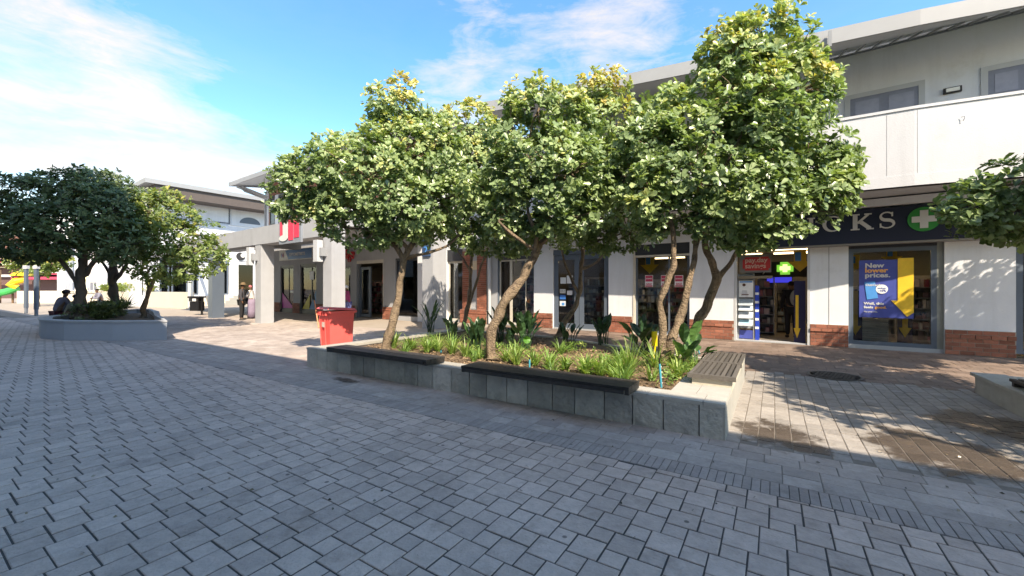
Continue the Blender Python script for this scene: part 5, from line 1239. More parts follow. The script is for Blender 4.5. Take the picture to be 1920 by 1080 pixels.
def smooth(pts, k=4):
    pts = [Vector(p) for p in pts]; out = []
    for i in range(len(pts)-1):
        p0, p1, p2, p3 = pts[max(i-1, 0)], pts[i], pts[i+1], pts[min(i+2, len(pts)-1)]
        for j in range(k):
            t = j/k; out.append(.5*((2*p1)+(p2-p0)*t+(2*p0-5*p1+4*p2-p3)*t*t+(3*p1-p0-3*p2+p3)*t*t*t))
    out.append(pts[-1]); return out
def limb(mb, pts, r0, r1, n=8, wob=.35, k=4, jit=0.0):
    q = smooth(pts, k)
    if jit: q = [p+noise.noise_vector(p*2.3)*jit*(0 if i == 0 else 1) for i, p in enumerate(q)]
    L = len(q)-1; mb.tube(q, [r0+(r1-r0)*(i/L)**.8 for i in range(L+1)], n, wob=wob); return q
def leaves(C, U, n_leaf, ll, lw, tone, r, spread=(.85, 1.6)):
    """rosettes of folded obovate leaves; C centres, U directions -> verts, faces, tone"""
    N = len(C); C = np.repeat(C, n_leaf, 0); U = np.repeat(U, n_leaf, 0); M = N*n_leaf
    A = np.cross(U, r.normal(size=(M, 3))); A /= np.linalg.norm(A, axis=1)[:, None]+1e-9
    th = r.uniform(spread[0], spread[1], M)[:, None]
    d = U*np.cos(th)+A*np.sin(th); side = np.cross(d, U); side /= np.linalg.norm(side, axis=1)[:, None]+1e-9
    roll = r.uniform(-.5, .5, M)[:, None]; nrm = np.cross(side, d); side = side*np.cos(roll)+nrm*np.sin(roll); nrm = np.cross(side, d)
    L = ll*r.uniform(.5, 1.2, M)[:, None]*np.repeat(r.uniform(.75, 1.15, N), n_leaf)[:, None]; Wd = L*lw*r.uniform(.85, 1.15, M)[:, None]
    base = C+U*r.uniform(-.35, .25, M)[:, None]*ll*1.2+d*.01
    fold = r.uniform(.05, .25, M)[:, None]; curl = r.uniform(-.12, .05, M)[:, None]
    pts = [base, base+d*L*.42+side*Wd*.36+nrm*Wd*fold, base+d*L*.78+side*Wd*.46+nrm*(Wd*fold+L*curl*.6), base+d*L+nrm*L*curl,
           base+d*L*.78-side*Wd*.46+nrm*(Wd*fold+L*curl*.6), base+d*L*.42-side*Wd*.36+nrm*Wd*fold]
    Vv = np.stack(pts, 1).reshape(-1, 3); b = np.arange(M)[:, None]*6
    F = np.concatenate([b+np.array([[0, 1, 2, 3]]), b+np.array([[0, 3, 4, 5]])], 1).reshape(-1, 4)
    tn = np.repeat(np.clip(np.repeat(tone, n_leaf)+r.normal(0, .10, M), 0, 1), 2)
    return Vv, F, tn
def mesh_np(name, Vv, F, tn, mat, parent, kind='stuff'):
    me = bpy.data.meshes.new(name); nv, nf, k = len(Vv), len(F), F.shape[1]
    Vv = Vv-np.array(ORIG[parent.name]) if parent is not None else Vv
    me.vertices.add(nv); me.vertices.foreach_set('co', Vv.astype(np.float32).ravel())
    me.loops.add(nf*k); me.loops.foreach_set('vertex_index', F.astype(np.int32).ravel())
    me.polygons.add(nf); me.polygons.foreach_set('loop_start', np.arange(nf, dtype=np.int32)*k)
    me.update(calc_edges=True); me.materials.append(mat)
    at = me.attributes.new('tone', 'FLOAT', 'FACE'); at.data.foreach_set('value', tn.astype(np.float32))
    o = bpy.data.objects.new(name, me); COL.objects.link(o)
    if parent is not None: o.parent = parent; ORIG[o.name] = ORIG[parent.name]
    if kind: o['kind'] = kind
    return o
def tree(name, label, base, stems, lobes, mat, bark, seed, nl=10, ll=.113, lw=.62, dens=60, yel=.0, group=None, gap=.12, limbs=True, spread=(.85, 1.6), cat='tree'):
    """stems: list of (points, r0, r1); lobes: (px, py, Y, rx_px, ry_px[, ry_depth m])"""
    r = np.random.default_rng(seed); rd = random.Random(seed)
    t = thing(name, label, cat, base, group)
    tips = []
    for i, (pts, r0, r1) in enumerate(stems):
        mb = MB(); r0 *= .60; r1 *= .58; q = smooth(pts, 9); q = [p+noise.noise_vector(p*4+Vector((seed, 0, 0)))*r0*.35*(k > 0) for k, p in enumerate(q)]
        nq = len(q)-1; kn = [1+.22*noise.noise(p*6)+(.55*max(0, 1-k/3.5)**2 if i == 0 else 0) for k, p in enumerate(q)]
        mb.tube(q, [(r0+(r1-r0)*(k/nq)**.8)*kn[k] for k in range(nq+1)], 12, wob=.55); mb.build('trunk' if i == 0 else 'stem', bark, t, smooth=True)
        tips.append((q[-1], r1, q))
    LB = []
    for lb in lobes:
        if lb[0] == 'w': LB.append((Vector(lb[1:4]), Vector(lb[4:7]))); continue
        px, py, Y, rx, ry = lb[:5]; k = Y/767; c = V(px, py, Y); LB.append((c, Vector((rx*k, lb[5] if len(lb) > 5 else (rx+ry)/2*k*.9, ry*k))))
    tw = MB()
    Cs, Us, Ts = [], [], []
    zmax = max(c.z+s.z for c, s in LB); zmin = min(c.z-s.z for c, s in LB)
    for li, (c, s) in enumerate(LB):
        tip = min(tips, key=lambda q: (q[0]-c).length + (3 if q[0].z > c.z+s.z else 0))
        if limbs:
            p0 = min(tip[2][len(tip[2])//2:], key=lambda p: (p-c).length) if tip[0].z > c.z else tip[0]
            mid = p0.lerp(c, .5)+Vector((rd.uniform(-.15, .15), rd.uniform(-.15, .15), rd.uniform(-.05, .15)))
            mb = MB(); q = limb(mb, [p0, mid, c], tip[1]*.75, .018, 7, jit=.06); mb.build('branch', bark, t, smooth=True)
        area = 4*math.pi*((s.x*s.y)**1.6/3+(s.x*s.z)**1.6/3+(s.y*s.z)**1.6/3)**(1/1.6)
        n = int(area*dens*1.8)
        bumps = r.normal(size=(30, 3)); bumps /= np.linalg.norm(bumps, axis=1)[:, None]; bh = r.uniform(-.22, .34, 30)
        d = r.normal(size=(n, 3)); d /= np.linalg.norm(d, axis=1)[:, None]
        dots = np.clip(d@bumps.T, 0, 1)**18; rad = np.clip(1+(dots*bh).sum(1), .7, 1.28)
        depth = np.where(r.random(n) < .66, r.uniform(.82, 1.04, n), r.uniform(.4, .88, n)); depth = np.where(r.random(n) < .05, r.uniform(1.04, 1.12, n), depth)
        sv = np.array(s); cv = np.array(c); pos = cv+d*sv*(rad*depth)[:, None]
        keep = np.ones(n, bool)
        for lj, (c2, s2) in enumerate(LB):
            if lj == li: continue
            e = np.linalg.norm((pos-np.array(c2))/np.array(s2), axis=1); keep &= ~((e < .72) & (r.random(n) < .8))
        gp = np.array([noise.noise(Vector(p)*1.7+Vector((seed, 0, 0))) for p in pos]); keep &= gp > (-.42+gap)
        g2 = np.array([noise.noise(Vector(p)*4.1+Vector((0, seed, 0))) for p in pos]); keep &= g2 > -.26
        pos, d, gp = pos[keep], d[keep], gp[keep]
        u = d*.62+np.array([0, 0, .40])+np.array([-SUN_DIR.x, -SUN_DIR.y, .7])*.38+r.normal(size=d.shape)*.34; u /= np.linalg.norm(u, axis=1)[:, None]
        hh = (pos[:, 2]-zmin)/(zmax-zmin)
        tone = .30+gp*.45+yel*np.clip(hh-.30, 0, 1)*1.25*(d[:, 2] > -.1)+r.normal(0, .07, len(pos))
        Cs.append(pos); Us.append(u); Ts.append(tone)
        # twigs
        for k in range(0, len(pos), 12 if len(pos) < 900 else 22):
            p = Vector(pos[k]); w = p.lerp(c, .55)+Vector(r.normal(size=3)*.05*s.x); tw.tube([p, p.lerp(w, .5)+Vector(r.normal(size=3)*.03), w, w.lerp(c, .6)], [.004, .007, .011, .014], 4, cap=False)
    C = np.concatenate(Cs); U = np.concatenate(Us); T = np.clip(np.concatenate(Ts), 0, 1)
    Vv, F, tn = leaves(C, U, nl, ll, lw, T, r, spread)
    mesh_np('crown', Vv, F, tn, mat, t)
    o = tw.build('twigs', bark, t); o['kind'] = 'stuff'
    return t
PG = 'broad leaved trees growing in the slate planter'
def soil(px, py): g = G(px, py, .29); return g
# T1
b1 = soil(724, 655); Y = b1.y
tree('broadleaf_tree', 'leaning tree with a pale sunlit trunk behind the bench nearest the red bin', b1,
     [([b1, V(732, 620, Y), V(745, 570, Y+.05), V(750, 530, Y+.1), V(757, 490, Y+.1), V(764, 465, Y+.1)], .155, .10),
      ([V(757, 490, Y+.1), V(735, 452, Y), V(705, 425, Y-.1), V(690, 395, Y-.1)], .09, .05),
      ([V(760, 478, Y+.1), V(785, 440, Y+.3), V(790, 400, Y+.4), V(770, 340, Y+.5)], .085, .05),
      ([V(760, 484, Y+.1), V(800, 474, Y+.1), V(835, 462, Y+.1), V(862, 440, Y+.2)], .06, .035)],
     [(566, 348, 8.3, 58, 58), (625, 318, 8.2, 72, 64), (560, 385, 8.3, 46, 34), (690, 335, 8.1, 92, 78), (752, 208, 8.7, 60, 48), (742, 262, 8.7, 66, 50), (800, 300, 8.5, 72, 66), (812, 245, 8.9, 44, 42), (660, 395, 8.0, 62, 38), (760, 385, 8.1, 84, 52), (700, 436, 8.3, 56, 30), (825, 375, 8.5, 54, 52), (640, 425, 8.2, 40, 26), (790, 425, 8.6, 50, 30)],
     M_leaf, M_bark, 11, yel=.55, group=PG, dens=50)
# T2 back left
b2 = soil(868, 622); Y = b2.y
tree('broadleaf_tree', 'slim forked tree before the brick pier at the back of the slate planter', b2,
     [([b2, V(872, 600, Y), V(878, 565, Y), V(882, 520, Y), V(884, 470, Y), V(880, 420, Y)], .12, .06),
      ([V(878, 575, Y), V(893, 530, Y-.1), V(905, 490, Y-.1), V(925, 450, Y-.2), V(965, 430, Y-.3)], .07, .035),
      ([V(882, 510, Y), V(865, 480, Y), V(848, 460, Y)], .05, .03)],
     [(880, 245, 10.6, 58, 56), (890, 320, 10.4, 62, 60), (870, 390, 10.2, 50, 48), (930, 380, 10.2, 58, 60), (925, 290, 10.6, 55, 60), (880, 440, 10.2, 44, 32), (945, 450, 9.9, 56, 36), (850, 420, 10.4, 40, 34), (842, 340, 10.3, 44, 54), (850, 255, 10.4, 40, 46)],
     M_leaf, M_bark, 12, yel=.55, group=PG, dens=40)
# T3
b3 = soil(923, 674); Y = b3.y
tree('broadleaf_tree', 'thick mottled tree leaning right beside the left end of the longer dark bench', b3,
     [([b3, V(921, 640, Y), V(928, 600, Y), V(950, 560, Y), V(975, 530, Y+.1), V(995, 495, Y+.2), V(1010, 460, Y+.3)], .175, .11),
      ([V(1000, 485, Y+.2), V(1005, 440, Y+.1), V(990, 400, Y), V(985, 350, Y)], .08, .04),
      ([V(1010, 460, Y+.3), V(1035, 425, Y+.3), V(1060, 400, Y+.3), V(1075, 350, Y+.3)], .08, .04),
      ([V(1005, 470, Y+.2), V(960, 440, Y-.1), V(935, 415, Y-.2)], .055, .03)],
     [(1010, 200, 7.5, 62, 50), (965, 240, 7.4, 56, 52), (1060, 235, 7.5, 58, 54), (1020, 290, 7.2, 84, 56), (960, 330, 7.2, 52, 52), (1070, 330, 7.0, 66, 56), (1030, 385, 7.1, 58, 44), (1090, 405, 6.9, 36, 28), (950, 405, 7.6, 50, 40), (1020, 425, 7.4, 46, 28), (900, 350, 7.7, 40, 46), (1110, 360, 7.2, 44, 46)],
     M_leaf, M_bark, 13, yel=.45, group=PG, dens=52)
# T4
b4 = soil(1046, 634); Y = b4.y
tree('broadleaf_tree', 'slender leaning tree before the grey double door at the back of the planter', b4,
     [([b4, V(1055, 610, Y), V(1075, 580, Y), V(1087, 545, Y), V(1090, 500, Y), V(1094, 460, Y)], .13, .07),
      ([V(1085, 550, Y), V(1068, 515, Y), V(1056, 485, Y), V(1050, 450, Y)], .06, .035),
      ([V(1090, 505, Y), V(1120, 490, Y), V(1138, 462, Y), V(1155, 430, Y)], .07, .04)],
     [(1130, 175, 9.4, 50, 42), (1145, 240, 9.3, 62, 56), (1100, 280, 9.5, 60, 60), (1150, 320, 9.2, 62, 60), (1110, 390, 9.4, 66, 56), (1165, 400, 9.2, 46, 52), (1060, 425, 9.6, 56, 40), (1180, 440, 9.2, 46, 30), (1130, 450, 9.5, 40, 28), (1000, 440, 9.8, 40, 36)],
     M_leaf, M_bark, 14, yel=.65, group=PG, dens=42)
# T5 three-stemmed big tree
b5 = G(1246, 690, .29); Y = b5.y
tree('broadleaf_tree', 'largest tree with three stems and a tall crown at the right end of the planter', b5,
     [([b5, V(1243, 640, Y), V(1242, 595, Y), V(1237, 565, Y), V(1252, 530, Y), V(1262, 490, Y), V(1262, 440, Y), V(1250, 400, Y)], .115, .055),
      ([b5+Vector((.08, .12, 0)), V(1260, 640, Y), V(1276, 590, Y+.1), V(1284, 550, Y+.1), V(1298, 500, Y+.1), V(1306, 460, Y+.1), V(1310, 400, Y)], .115, .06),
      ([G(1290, 668, .29), V(1302, 620, 7.4), V(1322, 575, 7.3), V(1340, 530, 7.2), V(1338, 500, 7.1), V(1326, 470, 7.0), V(1322, 420, 6.9)], .16, .08),
      ([V(1340, 528, 7.2), V(1366, 498, 7.1), V(1385, 470, 7.0), V(1420, 455, 6.9), V(1450, 420, 6.8)], .085, .045)],
     [(1425, 62, 6.9, 62, 56), (1370, 110, 6.8, 62, 54), (1470, 115, 6.9, 62, 60), (1395, 190, 6.6, 84, 66), (1500, 170, 6.8, 62, 64), (1345, 250, 6.5, 78, 66), (1250, 215, 6.9, 58, 48), (1220, 280, 6.7, 62, 58),
      (1440, 270, 6.3, 92, 76), (1520, 300, 6.4, 70, 66), (1300, 330, 6.3, 86, 62), (1220, 365, 6.4, 52, 56), (1400, 360, 6.1, 92, 62), (1500, 385, 6.2, 76, 52), (1560, 352, 6.3, 46, 44), (1330, 408, 6.4, 64, 44), (1450, 432, 6.1, 66, 34), (1250, 420, 6.6, 44, 34), (1390, 440, 6.4, 46, 30), (1180, 330, 6.9, 44, 56), (1560, 300, 6.6, 34, 50)],
     M_leaf, M_bark, 15, yel=.55, group=PG, dens=62)
# right tree in the right planter (crown hangs in from the right)
b6 = Vector((7.1, 4.9, .22))
tree('broadleaf_tree', 'tree whose crown hangs in at the right edge of the picture', b6,
     [([b6, b6+Vector((-.1, -.1, .9)), b6+Vector((-.25, 0, 1.7)), b6+Vector((-.1, .1, 2.4))], .14, .08)],
     [(1860, 390, 5.2, 84, 54), (1940, 345, 5.0, 90, 62), (1815, 405, 5.1, 40, 26), (1900, 430, 5.2, 60, 26), (2150, 400, 4.8, 150, 90), (2300, 60, 4.2, 190, 170), (2500, 60, 3.4, 150, 150), (2700, 10, 2.7, 230, 220), (2330, 330, 3.9, 190, 130), (2190, 290, 5.6, 110, 100), (2230, 230, 5.6, 120, 110), (2560, 200, 3.1, 220, 180), ('w', 11.0, 6.2, 3.9, 1.2, 1.0, .85), ('w', 9.9, 5.3, 4.3, 1., .9, .8), ('w', 12.0, 5.2, 4.4, 1.1, .9, .8)],
     M_leaf, M_bark, 16, yel=.25, dens=44)
b7 = FP.P(4.7, 5.5, .22)
tree('broadleaf_tree', 'tree just beyond the right edge that dapples the paving between the planters', b7,
     [([b7, b7+Vector((-.1, 0, .9)), b7+Vector((-.3, 0, 1.7)), b7+Vector((-.4, .1, 2.5))], .14, .08)],
     [('w', 5.9, 1.5, 3.5, .85, .8, .7), ('w', 6.7, 2.2, 3.8, .95, .9, .8), ('w', 6.0, 2.5, 3.3, .6, .55, .5), ('w', 7.5, 1.6, 3.5, .9, .9, .8), ('w', 6.4, .8, 3.2, .8, .7, .6), ('w', 7.4, 3.0, 3.3, .8, .7, .6)],
     M_leaf, M_bark, 17, yel=.25, dens=22, gap=.15)
# left trees
bl1 = Vector((-14.9, 14.2, .4)); Y = bl1.y
tree('dark_evergreen_tree', 'dark evergreen tree with a thick trunk in the rounded planter, the nearer one', bl1,
     [([bl1, V(150, 560, Y), V(152, 520, Y), V(156, 470, Y)], .30, .2), ([V(150, 545, Y), V(128, 505, Y-.2), V(100, 475, Y-.3)], .14, .08), ([V(154, 520, Y), V(185, 480, Y), V(200, 450, Y)], .14, .08)],
     [(50, 372, 13.8, 52, 46), (150, 358, 14, 64, 42), (15, 432, 13.8, 56, 44), (105, 428, 13.4, 76, 50), (185, 400, 13.8, 62, 56), (-40, 395, 14, 50, 44), (60, 468, 13.6, 60, 24), (222, 455, 13.8, 50, 40)],
     M_leafdark, M_barkd, 21, ll=.18, lw=.42, dens=21, nl=10, group='dark evergreens in the rounded planter', limbs=True, gap=-.1)
bl2 = Vector((-16.6, 17.2, .4)); Y = bl2.y
tree('dark_evergreen_tree', 'dark evergreen tree in the rounded planter, the one standing farther back', bl2,
     [([bl2, V(213, 545, Y), V(212, 515, Y), V(210, 480, Y)], .30, .2), ([V(213, 530, Y), V(235, 500, Y), V(250, 475, Y)], .13, .08), ([V(212, 525, Y), V(195, 495, Y), V(180, 480, Y)], .1, .06)],
     [(222, 395, 16, 50, 54), (250, 425, 15.8, 34, 46), (205, 450, 16.2, 56, 38), (180, 350, 16, 40, 30)],
     M_leafdark, M_barkd, 22, ll=.18, lw=.42, dens=21, nl=10, group='dark evergreens in the rounded planter', gap=-.1)
bl3 = Vector((-14.35, 15.9, .4)); Y = bl3.y
tree('small_leaning_tree', 'small sunlit yellow green tree leaning out of the rounded planter', bl3,
     [([bl3, V(270, 575, Y-.1), V(280, 545, Y-.2), V(292, 520, Y-.3), V(310, 505, Y-.3)], .15, .09), ([V(280, 545, Y-.2), V(275, 520, Y-.3), V(282, 500, Y-.3)], .08, .05), ([V(300, 505, Y-.3), V(312, 480, Y-.4), V(318, 455, Y-.4)], .06, .04)],
     [(308, 395, 15.0, 46, 38), (350, 437, 14.8, 46, 42), (300, 450, 14.8, 48, 46), (378, 475, 14.7, 46, 36), (320, 500, 14.7, 52, 32), (275, 500, 14.8, 30, 26), (315, 372, 15.2, 26, 16), (285, 400, 15.1, 36, 40)],
     M_leafsmall, M_bark, 23, ll=.15, lw=.48, dens=18, nl=10, yel=.25, gap=.05)
# yellow-green tree behind the posts, far left
Y = 34; bb = Vector(((70-960)/767*Y, Y, 0))
tree('small_far_tree', 'small yellowish tree beyond the grey posts at the far left', bb,
     [([bb, V(72, 530, Y), V(74, 505, Y)], .2, .12)], [(70, 497, Y, 44, 18), (45, 488, Y, 30, 14), (95, 492, Y, 34, 15)], M_leafsmall, M_barkd, 24, ll=.3, lw=.5, dens=7, nl=8, yel=.6, limbs=False)
# terrace hedge
r = np.random.default_rng(5); n_ = 420; tt = r.random(n_)
A_ = np.array((-38, 38, 1.3)); B_ = np.array((-24, 30.5, 1.3)); C = A_+(B_-A_)*tt[:, None]*.62+r.normal(size=(n_, 3))*np.array([.2, .2, .2]); C[:, 2] = 1.3+r.random(n_)*.5
U = r.normal(size=(n_, 3))*.5+np.array([0, 0, 1]); U /= np.linalg.norm(U, axis=1)[:, None]
Vv, F, tn = leaves(C, U, 8, .3, .3, r.uniform(.3, .7, n_), r); mesh_np('leafage', Vv, F, tn, M_leafsmall, tr_)

# ============================================================ BED PLANTS
M_blade = leafmat('blade_green', [(0, (.05, .12, .03)), (.5, (.17, .30, .075)), (.85, (.36, .45, .14)), (1, (.5, .45, .2))], .42, .35)
M_bird = leafmat('paddle_leaf', [(0, (.025, .06, .03)), (.5, (.04, .10, .045)), (1, (.10, .22, .06))], .35, .2)
def blade(mb, b, az, L, w, lean, droop, tone, seg=5):
    d = Vector((math.cos(az), math.sin(az), 0)); sd_ = Vector((-d.y, d.x, 0)); P = []
    for i in range(seg+1):
        t = i/seg; ang = lean+droop*t*t; 
        if i == 0: p = Vector(b)
        else: p = p+(d*math.sin(ang)+Vector((0, 0, math.cos(ang))))*(L/seg)
        ww = w*(1-t**2.2)*(.55+.45*min(1, t*4))+.0006; P += [p-sd_*ww/2+Vector((0, 0, ww*.15)), p, p+sd_*ww/2+Vector((0, 0, ww*.15))]
    mb.mesh(P, [f for i in range(seg) for f in ((3*i, 3*i+1, 3*i+4, 3*i+3), (3*i+1, 3*i+2, 3*i+5, 3*i+4))], tone)
def clump(name, label, px, py, n, L, w, lean=(.1, .9), droop=(.3, 1.2), seed=0, mat=None, tone=(.35, .75), group=None, z=None):
    r = random.Random(seed*7+1); g = G(px, py, .30) if z is None else G(px, py, z)
    t = thing(name, label, 'plant', g, group); mb = MB()
    for _ in range(n): blade(mb, g+Vector((r.uniform(-.04, .04), r.uniform(-.04, .04), -.01)), r.uniform(0, 6.28), L*r.uniform(.6, 1.1), w*r.uniform(.8, 1.2), r.uniform(*lean), r.uniform(*droop), r.uniform(*tone))
    o = mb.build('blades', mat or M_blade, t, tone=True); o['kind'] = 'stuff'; return t
bedg = 'strap leaved plants along the front of the planter bed'
spots = [(738, 652, 26, .34, .018, 'wide green clump at the foot of the pale tree trunk'), (770, 655, 22, .26, .02, 'low rosette between the pale trunk and the shorter bench'), (800, 660, 24, .26, .022, 'pale green rosette behind the middle of the shorter bench'),
         (822, 658, 26, .33, .016, 'upright pale clump behind the right end of the shorter bench'), (848, 664, 30, .42, .016, 'tall grassy clump just right of the shorter bench'), (872, 668, 18, .3, .016, 'drooping thin clump in the gap between the two dark benches'),
         (898, 672, 16, .2, .02, 'small dark clump touching the mottled trunk on its left'), (950, 676, 18, .22, .02, 'small clump touching the mottled trunk on its right'), (968, 682, 24, .34, .016, 'upright clump behind the left half of the longer bench'), (1003, 684, 16, .28, .022, 'arching clump beside the round bright leaf'),
         (1030, 690, 20, .26, .03, 'broad bladed arching clump behind the longer bench'), (1060, 694, 18, .22, .028, 'second broad bladed clump behind the longer bench'), (1098, 702, 26, .28, .024, 'bushy light green clump behind the right end of the longer bench'), (1125, 704, 26, .24, .024, 'leafy clump left of the large grass tuft'),
         (1150, 712, 16, .18, .02, 'small clump at the foot of the large grass tuft'), (1222, 712, 16, .26, .014, 'thin clump left of the blue irrigation stake'), (1272, 708, 22, .26, .024, 'bright clump right of the blue irrigation stake'), (1268, 690, 20, .3, .022, 'leafy clump at the foot of the three stemmed tree'),
         (890, 650, 20, .3, .02, 'shaded clump behind the gap between the benches'), (1230, 690, 22, .36, .018, 'grassy clump left of the three stemmed tree'), (1300, 690, 14, .2, .02, 'small clump near the right corner of the bed')]
for i, (px, py, n, L, w, lab) in enumerate(spots): clump('strap_leaf_plant', lab, px, py, int(n*2.1), L*1.45, w*1.2, seed=i, group=bedg, tone=(.35, .85))
for k_ in range(22):
    s_ = random.uniform(-7.0, -1.5); D_ = random.uniform(5.15, 7.2); p_ = FP.P(s_, D_, .3); px_ = 960+p_.x/p_.y*767; py_ = 540+1.25*767/p_.y
    clump('strap_leaf_plant', 'ordinary strap leaved clump among many in the middle of the planter bed', px_, py_, 34, random.uniform(.24, .42), .02, seed=200+k_, group=bedg, tone=(.15, .7))
clump('grass_tuft', 'large upright tuft of bright grass in front of the three stemmed tree', 1180, 702, 90, .62, .011, lean=(.0, .75), droop=(.1, .9), seed=77, tone=(.45, .8))
clump('grass_tuft', 'smaller grass tuft leaning against the large one on its left side', 1158, 700, 34, .48, .010, lean=(.1, .9), droop=(.1, .9), seed=78, tone=(.4, .8))
# dry leaf litter patch bushes near the trees: small herbs
def herb(px, py, n, lab, seed, ll=.05, h=.18, rad=.16, mat=None):
    r = np.random.default_rng(seed); g = G(px, py, .3); t = thing('leafy_herb', lab, 'plant', g, 'low leafy herbs in the planter bed')
    C = np.array(g)+r.normal(size=(n, 3))*np.array([rad, rad, 0]); n = int(n*1.0); C[:, 2] = .3+r.random(n)*h; U = r.normal(size=(n, 3))*.5+np.array([0, 0, 1]); U /= np.linalg.norm(U, axis=1)[:, None]
    Vv, F, tn = leaves(C, U, 6, ll, .5, r.uniform(.3, .8, n), r); mesh_np('leafage', Vv, F, tn, mat or M_blade, t); return t
for i, (px, py, n, lab) in enumerate(((1112, 700, 60, 'spreading light green herb behind the right end of the longer bench'), (1285, 700, 60, 'spreading green herb at the right corner of the bed'), (905, 668, 40, 'dark herb left of the mottled trunk'), (1000, 670, 50, 'herb below the paddle leaved plant in the middle'), (950, 660, 45, 'herb in the shade behind the mottled trunk'),
                                      (1262, 716, 40, 'low herb by the blue irrigation stake'), (810, 650, 40, 'herb behind the shorter bench'), (1150, 690, 45, 'herb behind the large grass tuft'), (1072, 660, 60, 'shaded herb before the leaning slender tree'))): herb(px, py, n, lab, 40+i)
# bird-of-paradise clumps: every paddle leaf is a part
def paddle(base, az, Lst, Lbl, wbl, lean, droop, mat, parent, tone, r):
    d = Vector((math.cos(az), math.sin(az), 0)); sd_ = Vector((-d.y, d.x, 0)); p = Vector(base); st = [p.copy()]
    for i in range(5): a = lean*(i+1)/5; p = p+(d*math.sin(a)+Vector((0, 0, math.cos(a))))*(Lst/5); st.append(p.copy())
    mb = MB(); mb.tube(st, [.013, .012, .011, .010, .008, .007], 6, tone=tone*.7); seg = 8; P = []
    for i in range(seg+1):
        t = i/seg; a = lean+droop*t
        if i: p = p+(d*math.sin(a)+Vector((0, 0, math.cos(a))))*(Lbl/seg)
        up = Vector((0, 0, 1))*math.sin(a)-d*math.cos(a)
        w = wbl*math.sin(math.pi*min(1, t*.96+.04))**.7/2; wv = .008*math.sin(i*2.1)
        P += [p-sd_*w+up*(w*.35+wv), p, p+sd_*w+up*(w*.35-wv)]
    mb.mesh(P, [f for i in range(seg) for f in ((3*i, 3*i+1, 3*i+4, 3*i+3), (3*i+1, 3*i+2, 3*i+5, 3*i+4))], tone)
    return mb.build('leaf', mat, parent, tone=True)
def bird(label, px, py, n, L, seed, z=.3, tone=(.1, .6), lean=(.05, .7), flower=False, wl=.13, azs=None):
    r = random.Random(seed); g = G(px, py, z); t = thing('bird_of_paradise_plant', label, 'plant', g, 'paddle leaved plants in the planter bed')
    for k in range(n):
        paddle(g+Vector((r.uniform(-.1, .1), r.uniform(-.1, .1), -.02)), r.uniform(0, 6.28) if azs is None else r.uniform(*azs), L*r.uniform(.3, .6), L*r.uniform(.35, .55), wl*r.uniform(.7, 1.15), r.uniform(*lean), r.uniform(0, .5), M_bird, t, r.uniform(*tone), r)
    if flower:
        top = g+Vector((.02, 0, L*1.15)); MB().tube([g, g+Vector((0, 0, L*.6)), top], .009, 6).build('flower_stalk', M_bird, t)
        for k in range(5):
            a = -.6+k*.5; MB().mesh([top, top+Vector((.10*math.cos(a), .02*k-.04, .10*math.sin(a)+.02)), top+Vector((.05*math.cos(a)+.01, .0, .05*math.sin(a)+.03)), top+Vector((.05*math.cos(a), .02, .05*math.sin(a)))], [(0, 1, 2), (0, 3, 1), (0, 2, 3), (1, 3, 2)]).build('petal', pbr('petal_orange', (.7, .25, .08), .5), t)
    return t
bird('dark paddle leaved plant behind the mottled trunk on its left', 892, 664, 22, .75, 1, tone=(.1, .7), lean=(.05, .45))
bird('paddle leaved plant with an orange flower right of the mottled trunk', 985, 655, 26, .85, 2, flower=True)
bird('tall thin stemmed plant against the broad grey column', 806, 628, 14, .95, 3, lean=(.1, .5), wl=.07)
bird('very dark broad paddle leaved plant left of the three stemmed tree', 1205, 668, 16, .80, 4, tone=(.0, .15), lean=(.1, .9), wl=.2)
bird('large light paddle leaved plant right of the three stemmed tree', 1293, 690, 9, .78, 5, tone=(.5, 1), lean=(.3, 1.1), wl=.18)
bird('small plant of paddle leaves lying low at the right corner of the bed', 1305, 678, 6, .5, 6, tone=(.4, .9), lean=(.8, 1.3), wl=.15)
bird('dark plant in the shade just right of the mottled trunk', 958, 652, 10, .55, 7, tone=(.0, .3))
bird('tall dark paddle leaved plant between the mottled trunk and the slender tree', 935, 640, 14, .8, 11, tone=(.0, .4), lean=(.05, .6))
bird('dark paddle leaved plant at the foot of the slender leaning tree', 1065, 650, 12, .6, 12, tone=(.0, .35), lean=(.1, .8))
bird('dark paddle leaved plant at the back, before the brick plinth of the wide window', 1130, 646, 14, .7, 13, tone=(.0, .3), lean=(.1, .7))
bird('dark paddle leaved plant before the brick pier at the back of the bed', 850, 640, 12, .62, 14, tone=(.05, .4), lean=(.05, .6))
# round bright leaf plant
g = G(1000, 682, .3); t = thing('round_leaf_plant', 'single bright round leaf on a thin stalk behind the longer bench', 'plant', g)
top = V(988, 637, g.y); MB().tube([g, g.lerp(top, .5)+Vector((.03, 0, 0)), top-Vector((0, 0, .05))], .006, 6).build('stalk', M_bird, t)
P = [top+Vector((.062*math.cos(R(a)), .03*math.cos(R(2*a)), .06*math.sin(R(a)))) for a in range(0, 360, 24)]
MB().mesh([top+Vector((0, .02, 0))]+P, [(0, i+1, (i+1) % 15+1) for i in range(15)], .9).build('leaf', leafmat('lily_leaf', [(0, (.06, .20, .03)), (1, (.09, .26, .04))], .4, .3), t, tone=True)
